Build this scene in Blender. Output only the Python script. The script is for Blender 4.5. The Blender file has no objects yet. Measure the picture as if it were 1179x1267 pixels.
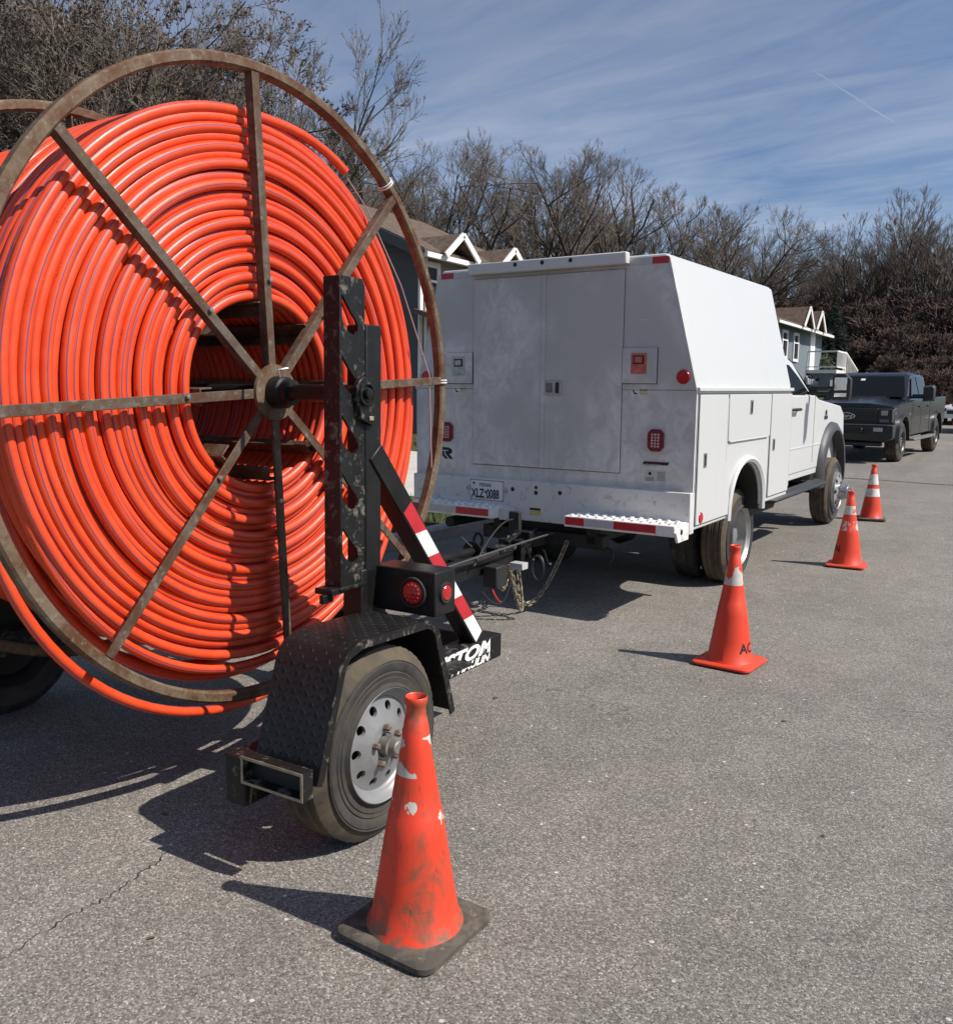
import bpy, bmesh, math, random
import numpy as np
from mathutils import Vector, Matrix, Quaternion
R = math.radians
PI = math.pi
SC = bpy.context.scene
COL = SC.collection

# ------------------------------------------------------------------ camera
cam_d = bpy.data.cameras.new('camera'); cam = bpy.data.objects.new('camera', cam_d); COL.objects.link(cam)
cam_d.sensor_fit = 'HORIZONTAL'; cam_d.sensor_width = 36.0
cam_d.lens = 1099.35 / 1179 * 36.0
cam_d.clip_start = 0.05; cam_d.clip_end = 3000
CAM_YAW, CAM_PITCH, CAM_ROLL, CAM_H = 0.588, 0.1265, 0.016, 1.534
cam.matrix_world = (Matrix.Translation((0, 0, CAM_H)) @ Matrix.Rotation(CAM_YAW, 4, 'Z')
                    @ Matrix.Rotation(PI / 2 - CAM_PITCH, 4, 'X') @ Matrix.Rotation(CAM_ROLL, 4, 'Z'))
SC.camera = cam

# ------------------------------------------------------------------ light
SUN = Vector((0.625, 0.135, 0.71)).normalized()
SUN_EL = math.asin(SUN.z); SUN_AZ = math.atan2(SUN.x, SUN.y)
world = bpy.data.worlds.new('World'); SC.world = world; world.use_nodes = True
SC.view_settings.view_transform = 'Standard'; SC.view_settings.look = 'None'
SC.view_settings.gamma = 1.0; SC.view_settings.use_curve_mapping = False
SC.view_settings.exposure = 0.25
SUN_STRENGTH, SKY_STRENGTH = 4.9, 0.070
sun_d = bpy.data.lights.new('sun', 'SUN'); sun_d.energy = SUN_STRENGTH; sun_d.angle = R(0.53); sun_d.color = (1.0, 0.94, 0.865)
sun_o = bpy.data.objects.new('sun', sun_d); COL.objects.link(sun_o)
sun_o.location = SUN * 60; sun_o.rotation_euler = SUN.to_track_quat('Z', 'Y').to_euler()


class NT:
    """small node-tree helper"""
    def __init__(self, tree): self.t = tree; self.n = tree.nodes; self.l = tree.links
    def new(self, typ, **kw):
        nd = self.n.new(typ)
        for k, v in kw.items():
            if hasattr(nd, k): setattr(nd, k, v)
            else: nd.inputs[k].default_value = v
        return nd
    def link(self, a, b): self.l.new(a, b)
    def math(self, op, a, b=None, c=None, clamp=False):
        m = self.n.new('ShaderNodeMath'); m.operation = op; m.use_clamp = clamp
        for i, v in enumerate((a, b, c)):
            if v is None: continue
            if isinstance(v, (int, float)): m.inputs[i].default_value = v
            else: self.l.new(v, m.inputs[i])
        return m.outputs[0]
    def vmath(self, op, a, b=None):
        m = self.n.new('ShaderNodeVectorMath'); m.operation = op
        for i, v in enumerate((a, b)):
            if v is None: continue
            if isinstance(v, (tuple, list)): m.inputs[i].default_value = v
            else: self.l.new(v, m.inputs[i])
        return m.outputs['Value'] if op in ('DOT_PRODUCT', 'LENGTH', 'DISTANCE') else m.outputs[0]
    def noise(self, vec, scale, detail=3, rough=0.55, dist=0.0, out='Fac'):
        n = self.n.new('ShaderNodeTexNoise'); n.inputs['Scale'].default_value = scale
        n.inputs['Detail'].default_value = detail; n.inputs['Roughness'].default_value = rough
        n.inputs['Distortion'].default_value = dist
        if vec is not None: self.l.new(vec, n.inputs['Vector'])
        return n.outputs[out]
    def ramp(self, fac, stops):
        r = self.n.new('ShaderNodeValToRGB'); e = r.color_ramp.elements
        while len(e) < len(stops): e.new(0.5)
        for el, (p, c) in zip(e, stops):
            el.position = p; el.color = (c, c, c, 1) if isinstance(c, (int, float)) else (*c, 1)
        self.l.new(fac, r.inputs[0]); return r.outputs[0]
    def mix(self, fac, a, b, typ='MIX'):
        m = self.n.new('ShaderNodeMix'); m.data_type = 'RGBA'; m.blend_type = typ
        for s, v in ((0, fac), (6, a), (7, b)):
            if isinstance(v, (int, float)): m.inputs[s].default_value = v
            elif isinstance(v, (tuple, list)): m.inputs[s].default_value = (*v, 1)
            else: self.l.new(v, m.inputs[s])
        return m.outputs[2]
    def mapping(self, vec, scale=(1, 1, 1), rot=(0, 0, 0), loc=(0, 0, 0)):
        m = self.n.new('ShaderNodeMapping'); m.inputs['Scale'].default_value = scale
        m.inputs['Rotation'].default_value = rot; m.inputs['Location'].default_value = loc
        self.l.new(vec, m.inputs['Vector']); return m.outputs[0]


def build_world():
    w = NT(world.node_tree); w.n.clear()
    out = w.new('ShaderNodeOutputWorld'); bg = w.new('ShaderNodeBackground')
    sky = w.new('ShaderNodeTexSky'); sky.sky_type = 'NISHITA'; sky.sun_disc = False
    sky.sun_elevation = SUN_EL; sky.sun_rotation = SUN_AZ
    sky.air_density = 1.1; sky.dust_density = 1.0; sky.ozone_density = 3.0
    tc = w.new('ShaderNodeTexCoord'); d = tc.outputs['Generated']
    sep = w.new('ShaderNodeSeparateXYZ'); w.link(d, sep.inputs[0])
    zc = w.math('MAXIMUM', sep.outputs[2], 0.03)
    zc = w.math('ADD', zc, 0.10)
    cmb = w.new('ShaderNodeCombineXYZ')
    w.link(w.math('DIVIDE', sep.outputs[0], zc), cmb.inputs[0]); w.link(w.math('DIVIDE', sep.outputs[1], zc), cmb.inputs[1])
    p = cmb.outputs[0]
    m1 = w.mapping(p, scale=(0.7, 1.2, 1), rot=(0, 0, R(40)))
    veil = w.ramp(w.noise(m1, 0.8, 5, 0.58, 0.7), [(0.36, 0.0), (0.72, 1.0)])
    m2 = w.mapping(p, scale=(1.0, 3.0, 1), rot=(0, 0, R(50)))
    fib = w.ramp(w.noise(m2, 1.5, 6, 0.62, 1.2), [(0.34, 0.0), (0.78, 1.0)])
    mask = w.math('MULTIPLY', w.math('ADD', w.math('MULTIPLY', veil, 0.75), w.math('MULTIPLY', fib, 0.46)), 0.60, clamp=True)
    # one thin contrail: a short great-circle streak
    a = Vector((-0.249, 0.912, 0.326)).normalized(); b = Vector((-0.152, 0.954, 0.257)).normalized()
    nrm = a.cross(b).normalized(); mid = (a + b).normalized(); along = (b - a).normalized()
    wob = w.math('MULTIPLY', w.math('SUBTRACT', w.noise(d, 60, 3), 0.5), 0.004)
    dist = w.math('ABSOLUTE', w.math('ADD', w.vmath('DOT_PRODUCT', d, tuple(nrm)), wob))
    s = w.vmath('DOT_PRODUCT', d, tuple(along)); s0 = mid.dot(along); half = (b - a).length / 2
    sn = w.math('DIVIDE', w.math('SUBTRACT', s, s0), half)
    seg = w.math('MULTIPLY', w.math('SMOOTH_MIN', w.math('MULTIPLY', w.math('ADD', sn, 1.0), 3.0, clamp=True), w.math('MULTIPLY', w.math('SUBTRACT', 1.0, sn), 3.0, clamp=True), 0.1), 1.0, clamp=True)
    wid = w.math('MULTIPLY', w.math('ADD', sn, 2.0), 0.00095)
    line = w.math('SUBTRACT', 1.0, w.math('DIVIDE', dist, wid), clamp=True)
    front = w.math('GREATER_THAN', w.vmath('DOT_PRODUCT', d, tuple(mid)), 0.5)
    trail = w.math('MULTIPLY', w.math('MULTIPLY', w.math('MULTIPLY', line, seg), front), 0.55)
    hor = w.math('MULTIPLY', w.math('SUBTRACT', sep.outputs[2], 0.06), 7.0, clamp=True)
    mask = w.math('ADD', w.math('MULTIPLY', mask, hor), w.math('MULTIPLY', w.math('SUBTRACT', 1.0, hor), 0.22))
    mask = w.math('MAXIMUM', mask, trail)
    bw = w.new('ShaderNodeRGBToBW'); w.link(sky.outputs[0], bw.inputs[0])
    cl = w.new('ShaderNodeCombineXYZ')
    for i, k in enumerate((1.95, 2.15, 2.60)): w.link(w.math('ADD', w.math('MULTIPLY', bw.outputs[0], k), 0.9 * k / 2), cl.inputs[i])
    # deepen the clear blue a little, then lay the cirrus over it
    blue = w.mix(1.0, sky.outputs[0], (0.68, 0.87, 1.10), 'MULTIPLY')
    w.link(w.mix(mask, blue, cl.outputs[0]), bg.inputs[0])
    bg.inputs[1].default_value = SKY_STRENGTH
    w.link(bg.outputs[0], out.inputs[0])
build_world()

# ------------------------------------------------------------------ materials
MATS = {}
def mat(name, base, rough=0.5, metal=0.0, var=0.12, vscale=6, bump=0.0, bscale=80, dirt=None, coat=0.0, spec=0.5, rvar=0.1, emit=None):
    """plain surface with noise-varied colour, optional dirt=(colour, lo, hi, scale, strength) blotches and fine relief"""
    if name in MATS: return MATS[name]
    m = bpy.data.materials.new(name); m.use_nodes = True; t = NT(m.node_tree)
    b = m.node_tree.nodes['Principled BSDF']
    tc = t.new('ShaderNodeTexCoord'); o = tc.outputs['Object']
    n = t.noise(o, vscale, 4)
    lo = tuple(c * (1 - var) for c in base); hi = tuple(min(1, c * (1 + var)) for c in base)
    col = t.mix(t.ramp(n, [(0.3, 0.0), (0.7, 1.0)]), lo, hi)
    ro = t.math('ADD', t.math('MULTIPLY', t.math('SUBTRACT', n, 0.5), rvar * 2), rough, clamp=True)
    if dirt:
        ds = dirt if isinstance(dirt, list) else [dirt]
        for i, (dc, dlo, dhi, dsc, dst) in enumerate(ds):
            off = t.mapping(o, loc=(3.1 * i + 1.7, 0.4 * i, 2.2 * i))
            f = t.math('MULTIPLY', t.ramp(t.noise(off, dsc, 6, 0.65, 0.5), [(dlo, 0.0), (dhi, 1.0)]), dst)
            col = t.mix(f, col, dc); ro = t.math('ADD', ro, t.math('MULTIPLY', f, 0.25), clamp=True)
    t.link(col, b.inputs['Base Color']); t.link(ro, b.inputs['Roughness'])
    b.inputs['Metallic'].default_value = metal; b.inputs['Specular IOR Level'].default_value = spec
    if coat: b.inputs['Coat Weight'].default_value = coat; b.inputs['Coat Roughness'].default_value = 0.08
    if bump:
        bp = t.new('ShaderNodeBump'); bp.inputs['Strength'].default_value = bump; bp.inputs['Distance'].default_value = 0.004
        t.link(t.noise(o, bscale, 4), bp.inputs['Height']); t.link(bp.outputs[0], b.inputs['Normal'])
    if emit: b.inputs['Emission Color'].default_value = (*emit, 1); b.inputs['Emission Strength'].default_value = 1
    MATS[name] = m; return m

def mat_asphalt():
    m = bpy.data.materials.new('asphalt'); m.use_nodes = True; t = NT(m.node_tree); b = m.node_tree.nodes['Principled BSDF']
    o = t.new('ShaderNodeTexCoord').outputs['Object']
    vo = t.new('ShaderNodeTexVoronoi'); vo.inputs['Scale'].default_value = 185; t.link(o, vo.inputs['Vector'])
    sp = t.new('ShaderNodeSeparateColor'); t.link(vo.outputs['Color'], sp.inputs[0])
    grain = t.ramp(sp.outputs[0], [(0.0, (0.086, 0.077, 0.065)), (0.30, (0.142, 0.129, 0.111)), (0.62, (0.187, 0.171, 0.149)), (0.90, (0.262, 0.242, 0.214)), (1.0, (0.39, 0.368, 0.33))])
    vo2 = t.new('ShaderNodeTexVoronoi'); vo2.inputs['Scale'].default_value = 23; t.link(o, vo2.inputs['Vector'])
    sp2 = t.new('ShaderNodeSeparateColor'); t.link(vo2.outputs['Color'], sp2.inputs[0])
    pick = t.math('MULTIPLY', t.math('GREATER_THAN', sp2.outputs[1], 0.955), t.math('LESS_THAN', vo2.outputs['Distance'], 0.16))
    col = t.mix(pick, grain, (0.50, 0.485, 0.455))
    patch = t.ramp(t.noise(o, 0.45, 5, 0.6), [(0.3, 0.90), (0.7, 1.20)])
    mid = t.ramp(t.noise(o, 3.5, 5, 0.65), [(0.3, 0.86), (0.72, 1.10)])
    col = t.mix(1.0, col, patch, 'MULTIPLY'); col = t.mix(1.0, col, mid, 'MULTIPLY')
    wear = t.noise(t.mapping(o, scale=(1.0, 0.06, 1)), 0.9, 3)
    col = t.mix(1.0, col, t.ramp(wear, [(0.3, 0.90), (0.7, 1.07)]), 'MULTIPLY')
    stain = t.math('MULTIPLY', t.ramp(t.noise(o, 1.4, 4, 0.5, 0.4), [(0.67, 0.0), (0.80, 1.0)]), 0.38)
    col = t.mix(stain, col, (0.115, 0.088, 0.062))
    oil = t.math('MULTIPLY', t.ramp(t.noise(t.mapping(o, loc=(7, 3, 0)), 2.6, 3, 0.5), [(0.73, 0.0), (0.79, 1.0)]), 0.45)
    col = t.mix(oil, col, (0.045, 0.042, 0.04))
    # hairline cracks where a slow mask lets them through
    wv = t.new('ShaderNodeTexVoronoi'); wv.feature = 'DISTANCE_TO_EDGE'; wv.inputs['Scale'].default_value = 0.33
    nz = t.new('ShaderNodeVectorMath'); nz.operation = 'SCALE'; nz.inputs['Scale'].default_value = 0.6
    t.link(t.noise(o, 2.2, 5, 0.6, 0, 'Color'), nz.inputs[0])
    wob = t.vmath('ADD', o, nz.outputs[0])
    t.link(wob, wv.inputs['Vector'])
    crack = t.math('MULTIPLY', t.math('LESS_THAN', wv.outputs[0], 0.0014), t.math('GREATER_THAN', t.noise(o, 0.8, 2), 0.56))
    col = t.mix(t.math('MULTIPLY', crack, 0.45), col, (0.03, 0.028, 0.026))
    t.link(col, b.inputs['Base Color'])
    b.inputs['Roughness'].default_value = 0.88; b.inputs['Specular IOR Level'].default_value = 0.35
    h = t.math('ADD', t.math('MULTIPLY', vo.outputs['Distance'], -1.0), t.math('MULTIPLY', crack, -0.8))
    bp = t.new('ShaderNodeBump'); bp.inputs['Strength'].default_value = 0.5; bp.inputs['Distance'].default_value = 0.004
    t.link(h, bp.inputs['Height']); t.link(bp.outputs[0], b.inputs['Normal'])
    return m

def mat_conduit():
    m = bpy.data.materials.new('orange_conduit'); m.use_nodes = True; t = NT(m.node_tree); b = m.node_tree.nodes['Principled BSDF']
    tc = t.new('ShaderNodeTexCoord'); sp = t.new('ShaderNodeSeparateXYZ'); t.link(tc.outputs['UV'], sp.inputs[0])
    fr = t.math('FRACT', t.math('MULTIPLY', sp.outputs[1], 3.0))
    stripe = t.math('LESS_THAN', t.math('ABSOLUTE', t.math('SUBTRACT', fr, 0.5)), 0.050)
    o = tc.outputs['Object']
    base = t.mix(t.ramp(t.noise(o, 9, 4), [(0.3, 0.0), (0.7, 1.0)]), (0.66, 0.055, 0.012), (0.75, 0.076, 0.018))
    col = t.mix(t.math('MULTIPLY', stripe, 0.92), base, (0.115, 0.050, 0.115))
    # printed footage marks: short dark dashes on one side of the pipe, and scuffs
    f2 = t.math('FRACT', t.math('MULTIPLY', sp.outputs[0], 1.6))
    pr = t.math('MULTIPLY', t.math('GREATER_THAN', f2, 0.86), t.math('LESS_THAN', t.math('ABSOLUTE', t.math('SUBTRACT', sp.outputs[1], 0.36)), 0.022))
    pr = t.math('MULTIPLY', pr, t.math('GREATER_THAN', t.noise(o, 130, 2), 0.52))
    col = t.mix(t.math('MULTIPLY', pr, 0.7), col, (0.10, 0.03, 0.02))
    sc = t.math('MULTIPLY', t.ramp(t.noise(o, 14, 6, 0.7, 0.6), [(0.60, 0.0), (0.76, 1.0)]), 0.28)
    col = t.mix(sc, col, (0.40, 0.11, 0.05))
    dust = t.math('MULTIPLY', t.ramp(t.noise(o, 3, 5, 0.6), [(0.45, 0.0), (0.8, 1.0)]), 0.08)
    col = t.mix(dust, col, (0.55, 0.30, 0.18))
    t.link(col, b.inputs['Base Color'])
    t.link(t.math('ADD', 0.30, t.math('MULTIPLY', t.noise(o, 12, 3), 0.22)), b.inputs['Roughness'])
    return m

def mat_rust(name, paint, rust, amount):
    m = bpy.data.materials.new(name); m.use_nodes = True; t = NT(m.node_tree); b = m.node_tree.nodes['Principled BSDF']
    o = t.new('ShaderNodeTexCoord').outputs['Object']
    n1 = t.noise(o, 7, 6, 0.68, 0.3); n2 = t.noise(o, 55, 4, 0.6)
    f = t.ramp(t.math('ADD', n1, t.math('MULTIPLY', t.math('SUBTRACT', n2, 0.5), 0.35)), [(amount - 0.12, 0.0), (amount + 0.10, 1.0)])
    rc = t.mix(n2, rust, tuple(c * 0.42 for c in rust))
    col = t.mix(f, rc, paint)
    pale = t.math('MULTIPLY', t.ramp(t.noise(o, 30, 5, 0.7), [(0.56, 0.0), (0.68, 1.0)]), 0.45)
    col = t.mix(pale, col, (0.30, 0.27, 0.21))
    t.link(col, b.inputs['Base Color'])
    t.link(t.math('ADD', 0.5, t.math('MULTIPLY', n2, 0.35)), b.inputs['Roughness'])
    b.inputs['Metallic'].default_value = 0.25
    bp = t.new('ShaderNodeBump'); bp.inputs['Strength'].default_value = 0.35; bp.inputs['Distance'].default_value = 0.003
    t.link(n2, bp.inputs['Height']); t.link(bp.outputs[0], b.inputs['Normal'])
    MATS[name] = m
    return m

def mat_cone(name, seed, patch_bands, dirt=0.5, base=(0.72, 0.052, 0.017)):
    """orange vinyl; patch_bands = [(z0, z1, threshold)] where scraps of old grey sleeve still stick"""
    m = bpy.data.materials.new(name); m.use_nodes = True; t = NT(m.node_tree); b = m.node_tree.nodes['Principled BSDF']
    o0 = t.new('ShaderNodeTexCoord').outputs['Object']
    sp = t.new('ShaderNodeSeparateXYZ'); t.link(o0, sp.inputs[0]); z = sp.outputs[2]
    o = t.mapping(o0, loc=(seed * 1.37, seed * 0.71, seed * 2.3))
    col = t.mix(t.noise(o, 7, 3), tuple(c * 0.9 for c in base), base)
    sm = t.math('MULTIPLY', t.ramp(t.noise(t.mapping(o, scale=(1, 1, 0.7)), 9, 6, 0.68, 0.5), [(0.50, 0.0), (0.66, 1.0)]), dirt)
    col = t.mix(sm, col, (0.19, 0.075, 0.04))
    ln = t.math('MULTIPLY', t.ramp(t.noise(t.mapping(o, scale=(9, 9, 0.8)), 9, 5, 0.7), [(0.60, 0.0), (0.68, 1.0)]), dirt * 0.8)
    col = t.mix(ln, col, (0.14, 0.05, 0.03))
    ln2 = t.math('MULTIPLY', t.ramp(t.noise(t.mapping(o, scale=(1.0, 1.0, 14)), 7, 5, 0.7), [(0.62, 0.0), (0.70, 1.0)]), dirt * 0.7)
    col = t.mix(ln2, col, (0.18, 0.06, 0.04))
    for (z0, z1, th) in patch_bands:
        band = t.math('MULTIPLY', t.math('GREATER_THAN', z, z0), t.math('LESS_THAN', z, z1))
        pn = t.math('GREATER_THAN', t.noise(t.mapping(o, scale=(1, 1, 0.75)), 15, 4, 0.55), th)
        col = t.mix(t.math('MULTIPLY', band, pn), col, t.mix(t.noise(o, 40, 3), (0.42, 0.40, 0.34), (0.60, 0.58, 0.52)))
    lowdirt = t.math('MULTIPLY', t.math('MULTIPLY', t.math('LESS_THAN', z, 0.075), t.ramp(t.noise(o, 22, 5, 0.7), [(0.45, 0.0), (0.6, 1.0)])), dirt)
    col = t.mix(lowdirt, col, (0.20, 0.10, 0.06))
    t.link(col, b.inputs['Base Color']); b.inputs['Roughness'].default_value = 0.48
    bp = t.new('ShaderNodeBump'); bp.inputs['Strength'].default_value = 0.10; bp.inputs['Distance'].default_value = 0.003
    t.link(t.noise(o, 60, 4), bp.inputs['Height']); t.link(bp.outputs[0], b.inputs['Normal'])
    return m

def mat_glass(name, tint=(0.02, 0.025, 0.03), rough=0.04, trans=0.0):
    if name in MATS: return MATS[name]
    m = bpy.data.materials.new(name); m.use_nodes = True; b = m.node_tree.nodes['Principled BSDF']
    b.inputs['Base Color'].default_value = (*tint, 1); b.inputs['Roughness'].default_value = rough
    b.inputs['Specular IOR Level'].default_value = 0.10; b.inputs['IOR'].default_value = 1.5
    b.inputs['Transmission Weight'].default_value = trans
    MATS[name] = m; return m

M_ASPHALT = mat_asphalt(); M_CONDUIT = mat_conduit()
M_RUST = mat_rust('rusty_reel_steel', (0.165, 0.122, 0.078), (0.135, 0.055, 0.022), 0.52)
M_SPOKE = mat_rust('rusty_spoke_steel', (0.130, 0.102, 0.076), (0.115, 0.052, 0.024), 0.53)
M_BLK = mat('black_trailer_paint', (0.011, 0.011, 0.011), 0.42, 0, 0.3, 8, 0.10, 60, spec=0.28, dirt=[((0.075, 0.065, 0.05), 0.62, 0.74, 13, 0.5)])
M_BLKW = mat('worn_black_paint', (0.011, 0.011, 0.011), 0.42, 0, 0.3, 8, 0.12, 60, spec=0.28, dirt=[((0.19, 0.17, 0.14), 0.55, 0.66, 20, 0.75), ((0.09, 0.055, 0.035), 0.60, 0.72, 33, 0.7)])
M_EDGE = mat('bare_scraped_steel', (0.30, 0.26, 0.19), 0.5, 0.4, 0.3, 20)
M_BLKR = mat('black_rubber', (0.020, 0.019, 0.018), 0.75, 0, 0.25, 8, 0.15, 120)
M_TYRE = mat('dusty_tyre_rubber', (0.040, 0.034, 0.028), 0.85, 0, 0.3, 6, 0.3, 160, dirt=[((0.135, 0.105, 0.065), 0.34, 0.62, 6, 0.75), ((0.20, 0.155, 0.095), 0.58, 0.74, 15, 0.4)])
M_WALL = mat('tyre_sidewall', (0.030, 0.028, 0.026), 0.8, 0, 0.25, 6, 0.15, 160, dirt=[((0.085, 0.070, 0.050), 0.42, 0.66, 7, 0.6)])
M_TREAD = mat('tyre_tread_rubber', (0.022, 0.021, 0.020), 0.85, 0, 0.3, 10, 0.3, 160, dirt=[((0.12, 0.10, 0.075), 0.48, 0.70, 12, 0.45)])
M_SILVER = mat('silver_wheel_paint', (0.235, 0.235, 0.235), 0.42, 0.3, 0.08, 10, 0.05, 100, dirt=[((0.20, 0.17, 0.13), 0.55, 0.75, 9, 0.5)])
M_CHROME = mat('chrome', (0.72, 0.72, 0.72), 0.16, 1.0, 0.05, 10)
M_GALV = mat('galvanised_steel', (0.42, 0.42, 0.41), 0.42, 0.85, 0.15, 25)
M_CHAIN = mat('worn_chain_steel', (0.25, 0.21, 0.15), 0.5, 0.4, 0.35, 30)
def mat_white(name, base, grime, chalk):
    m = bpy.data.materials.new(name); m.use_nodes = True; t = NT(m.node_tree); b = m.node_tree.nodes['Principled BSDF']
    o = t.new('ShaderNodeTexCoord').outputs['Object']
    col = t.mix(t.noise(o, 0.9, 3), tuple(c * 0.94 for c in base), base)
    st = t.ramp(t.noise(t.mapping(o, scale=(3.0, 3.0, 0.45)), 1.0, 4, 0.55), [(0.50, 0.0), (0.82, 1.0)])
    col = t.mix(t.math('MULTIPLY', st, grime), col, (0.40, 0.385, 0.35))
    sp = t.ramp(t.noise(o, 60, 3, 0.6), [(0.70, 0.0), (0.76, 1.0)])
    col = t.mix(t.math('MULTIPLY', sp, grime), col, (0.26, 0.22, 0.17))
    if chalk:
        big = t.ramp(t.noise(t.mapping(o, loc=(0.4, 0, 0.35)), 1.15, 3, 0.5, 0.3), [(0.42, 0.0), (0.56, 1.0)])
        sw = t.ramp(t.noise(t.mapping(o, scale=(1, 1, 0.8), rot=(0, 0.6, 0)), 7.0, 8, 0.75, 0.7), [(0.40, 0.10), (0.62, 1.0)])
        col = t.mix(t.math('MULTIPLY', t.math('MULTIPLY', big, sw), chalk), col, (0.80, 0.79, 0.77))
        sc = t.ramp(t.noise(t.mapping(o, scale=(1.2, 1, 7), rot=(0, -0.75, 0)), 3.2, 5, 0.65, 0.2), [(0.66, 0.0), (0.72, 1.0)])
        col = t.mix(t.math('MULTIPLY', sc, chalk * 0.55), col, (0.78, 0.77, 0.75))
        mud = t.ramp(t.noise(o, 17, 6, 0.7, 0.4), [(0.66, 0.0), (0.72, 1.0)])
        col = t.mix(t.math('MULTIPLY', mud, 0.35), col, (0.26, 0.22, 0.18))
    t.link(col, b.inputs['Base Color'])
    t.link(t.math('ADD', 0.30 + 0.2 * (1 if chalk else 0), t.math('MULTIPLY', st, 0.15)), b.inputs['Roughness'])
    bp = t.new('ShaderNodeBump'); bp.inputs['Strength'].default_value = 0.12; bp.inputs['Distance'].default_value = 0.02
    t.link(t.noise(o, 2.2, 2, 0.4), bp.inputs['Height']); t.link(bp.outputs[0], b.inputs['Normal'])
    MATS[name] = m; return m
M_WHITE = mat_white('white_truck_paint', (0.58, 0.585, 0.57), 0.16, 0.0)
M_DUSTY = mat_white('dusty_white_door_paint', (0.48, 0.47, 0.45), 0.20, 0.60)
M_MUDDY = mat('muddy_white_paint', (0.60, 0.595, 0.575), 0.5, 0, 0.05, 4, 0, 80, dirt=[((0.34, 0.25, 0.16), 0.56, 0.68, 16, 0.65), ((0.40, 0.33, 0.24), 0.60, 0.75, 5, 0.4)])
M_STEP = mat('scuffed_white_step', (0.74, 0.73, 0.70), 0.55, 0, 0.06, 9, 0.1, 90, dirt=[((0.36, 0.30, 0.22), 0.52, 0.66, 14, 0.6), ((0.22, 0.12, 0.07), 0.66, 0.74, 22, 0.6)])
M_REDREF = mat('red_reflector', (0.42, 0.012, 0.018), 0.30, 0, 0.15, 20)
M_REDTAPE = mat('red_reflective_tape', (0.46, 0.022, 0.03), 0.34, 0, 0.12, 14)
M_WHTTAPE = mat('white_reflective_tape', (0.70, 0.70, 0.68), 0.34, 0, 0.06, 14, dirt=((0.40, 0.36, 0.30), 0.55, 0.75, 12, 0.4))
M_GRYTAPE = mat('silver_reflective_tape', (0.45, 0.45, 0.45), 0.34, 0, 0.08, 14)
M_REDLENS = mat('red_lamp_lens', (0.40, 0.010, 0.012), 0.12, 0, 0.2, 60, 0.6, 110, coat=0.6)
M_BLACK = mat('matt_black_plastic', (0.018, 0.018, 0.019), 0.55, 0, 0.2, 15)
M_INK = mat('black_ink', (0.012, 0.012, 0.012), 0.6, 0, 0.1, 30)
M_DARK = mat('undercarriage_black', (0.016, 0.015, 0.014), 0.7, 0, 0.4, 9, 0.2, 60)
M_GLASS = mat_glass('dark_window_glass', (0.008, 0.009, 0.010)); M_GLASS.node_tree.nodes['Principled BSDF'].inputs['Specular IOR Level'].default_value = 0.01
M_MIRROR = mat('mirror_glass', (0.85, 0.87, 0.88), 0.12, 1.0, 0.02, 3)

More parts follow.
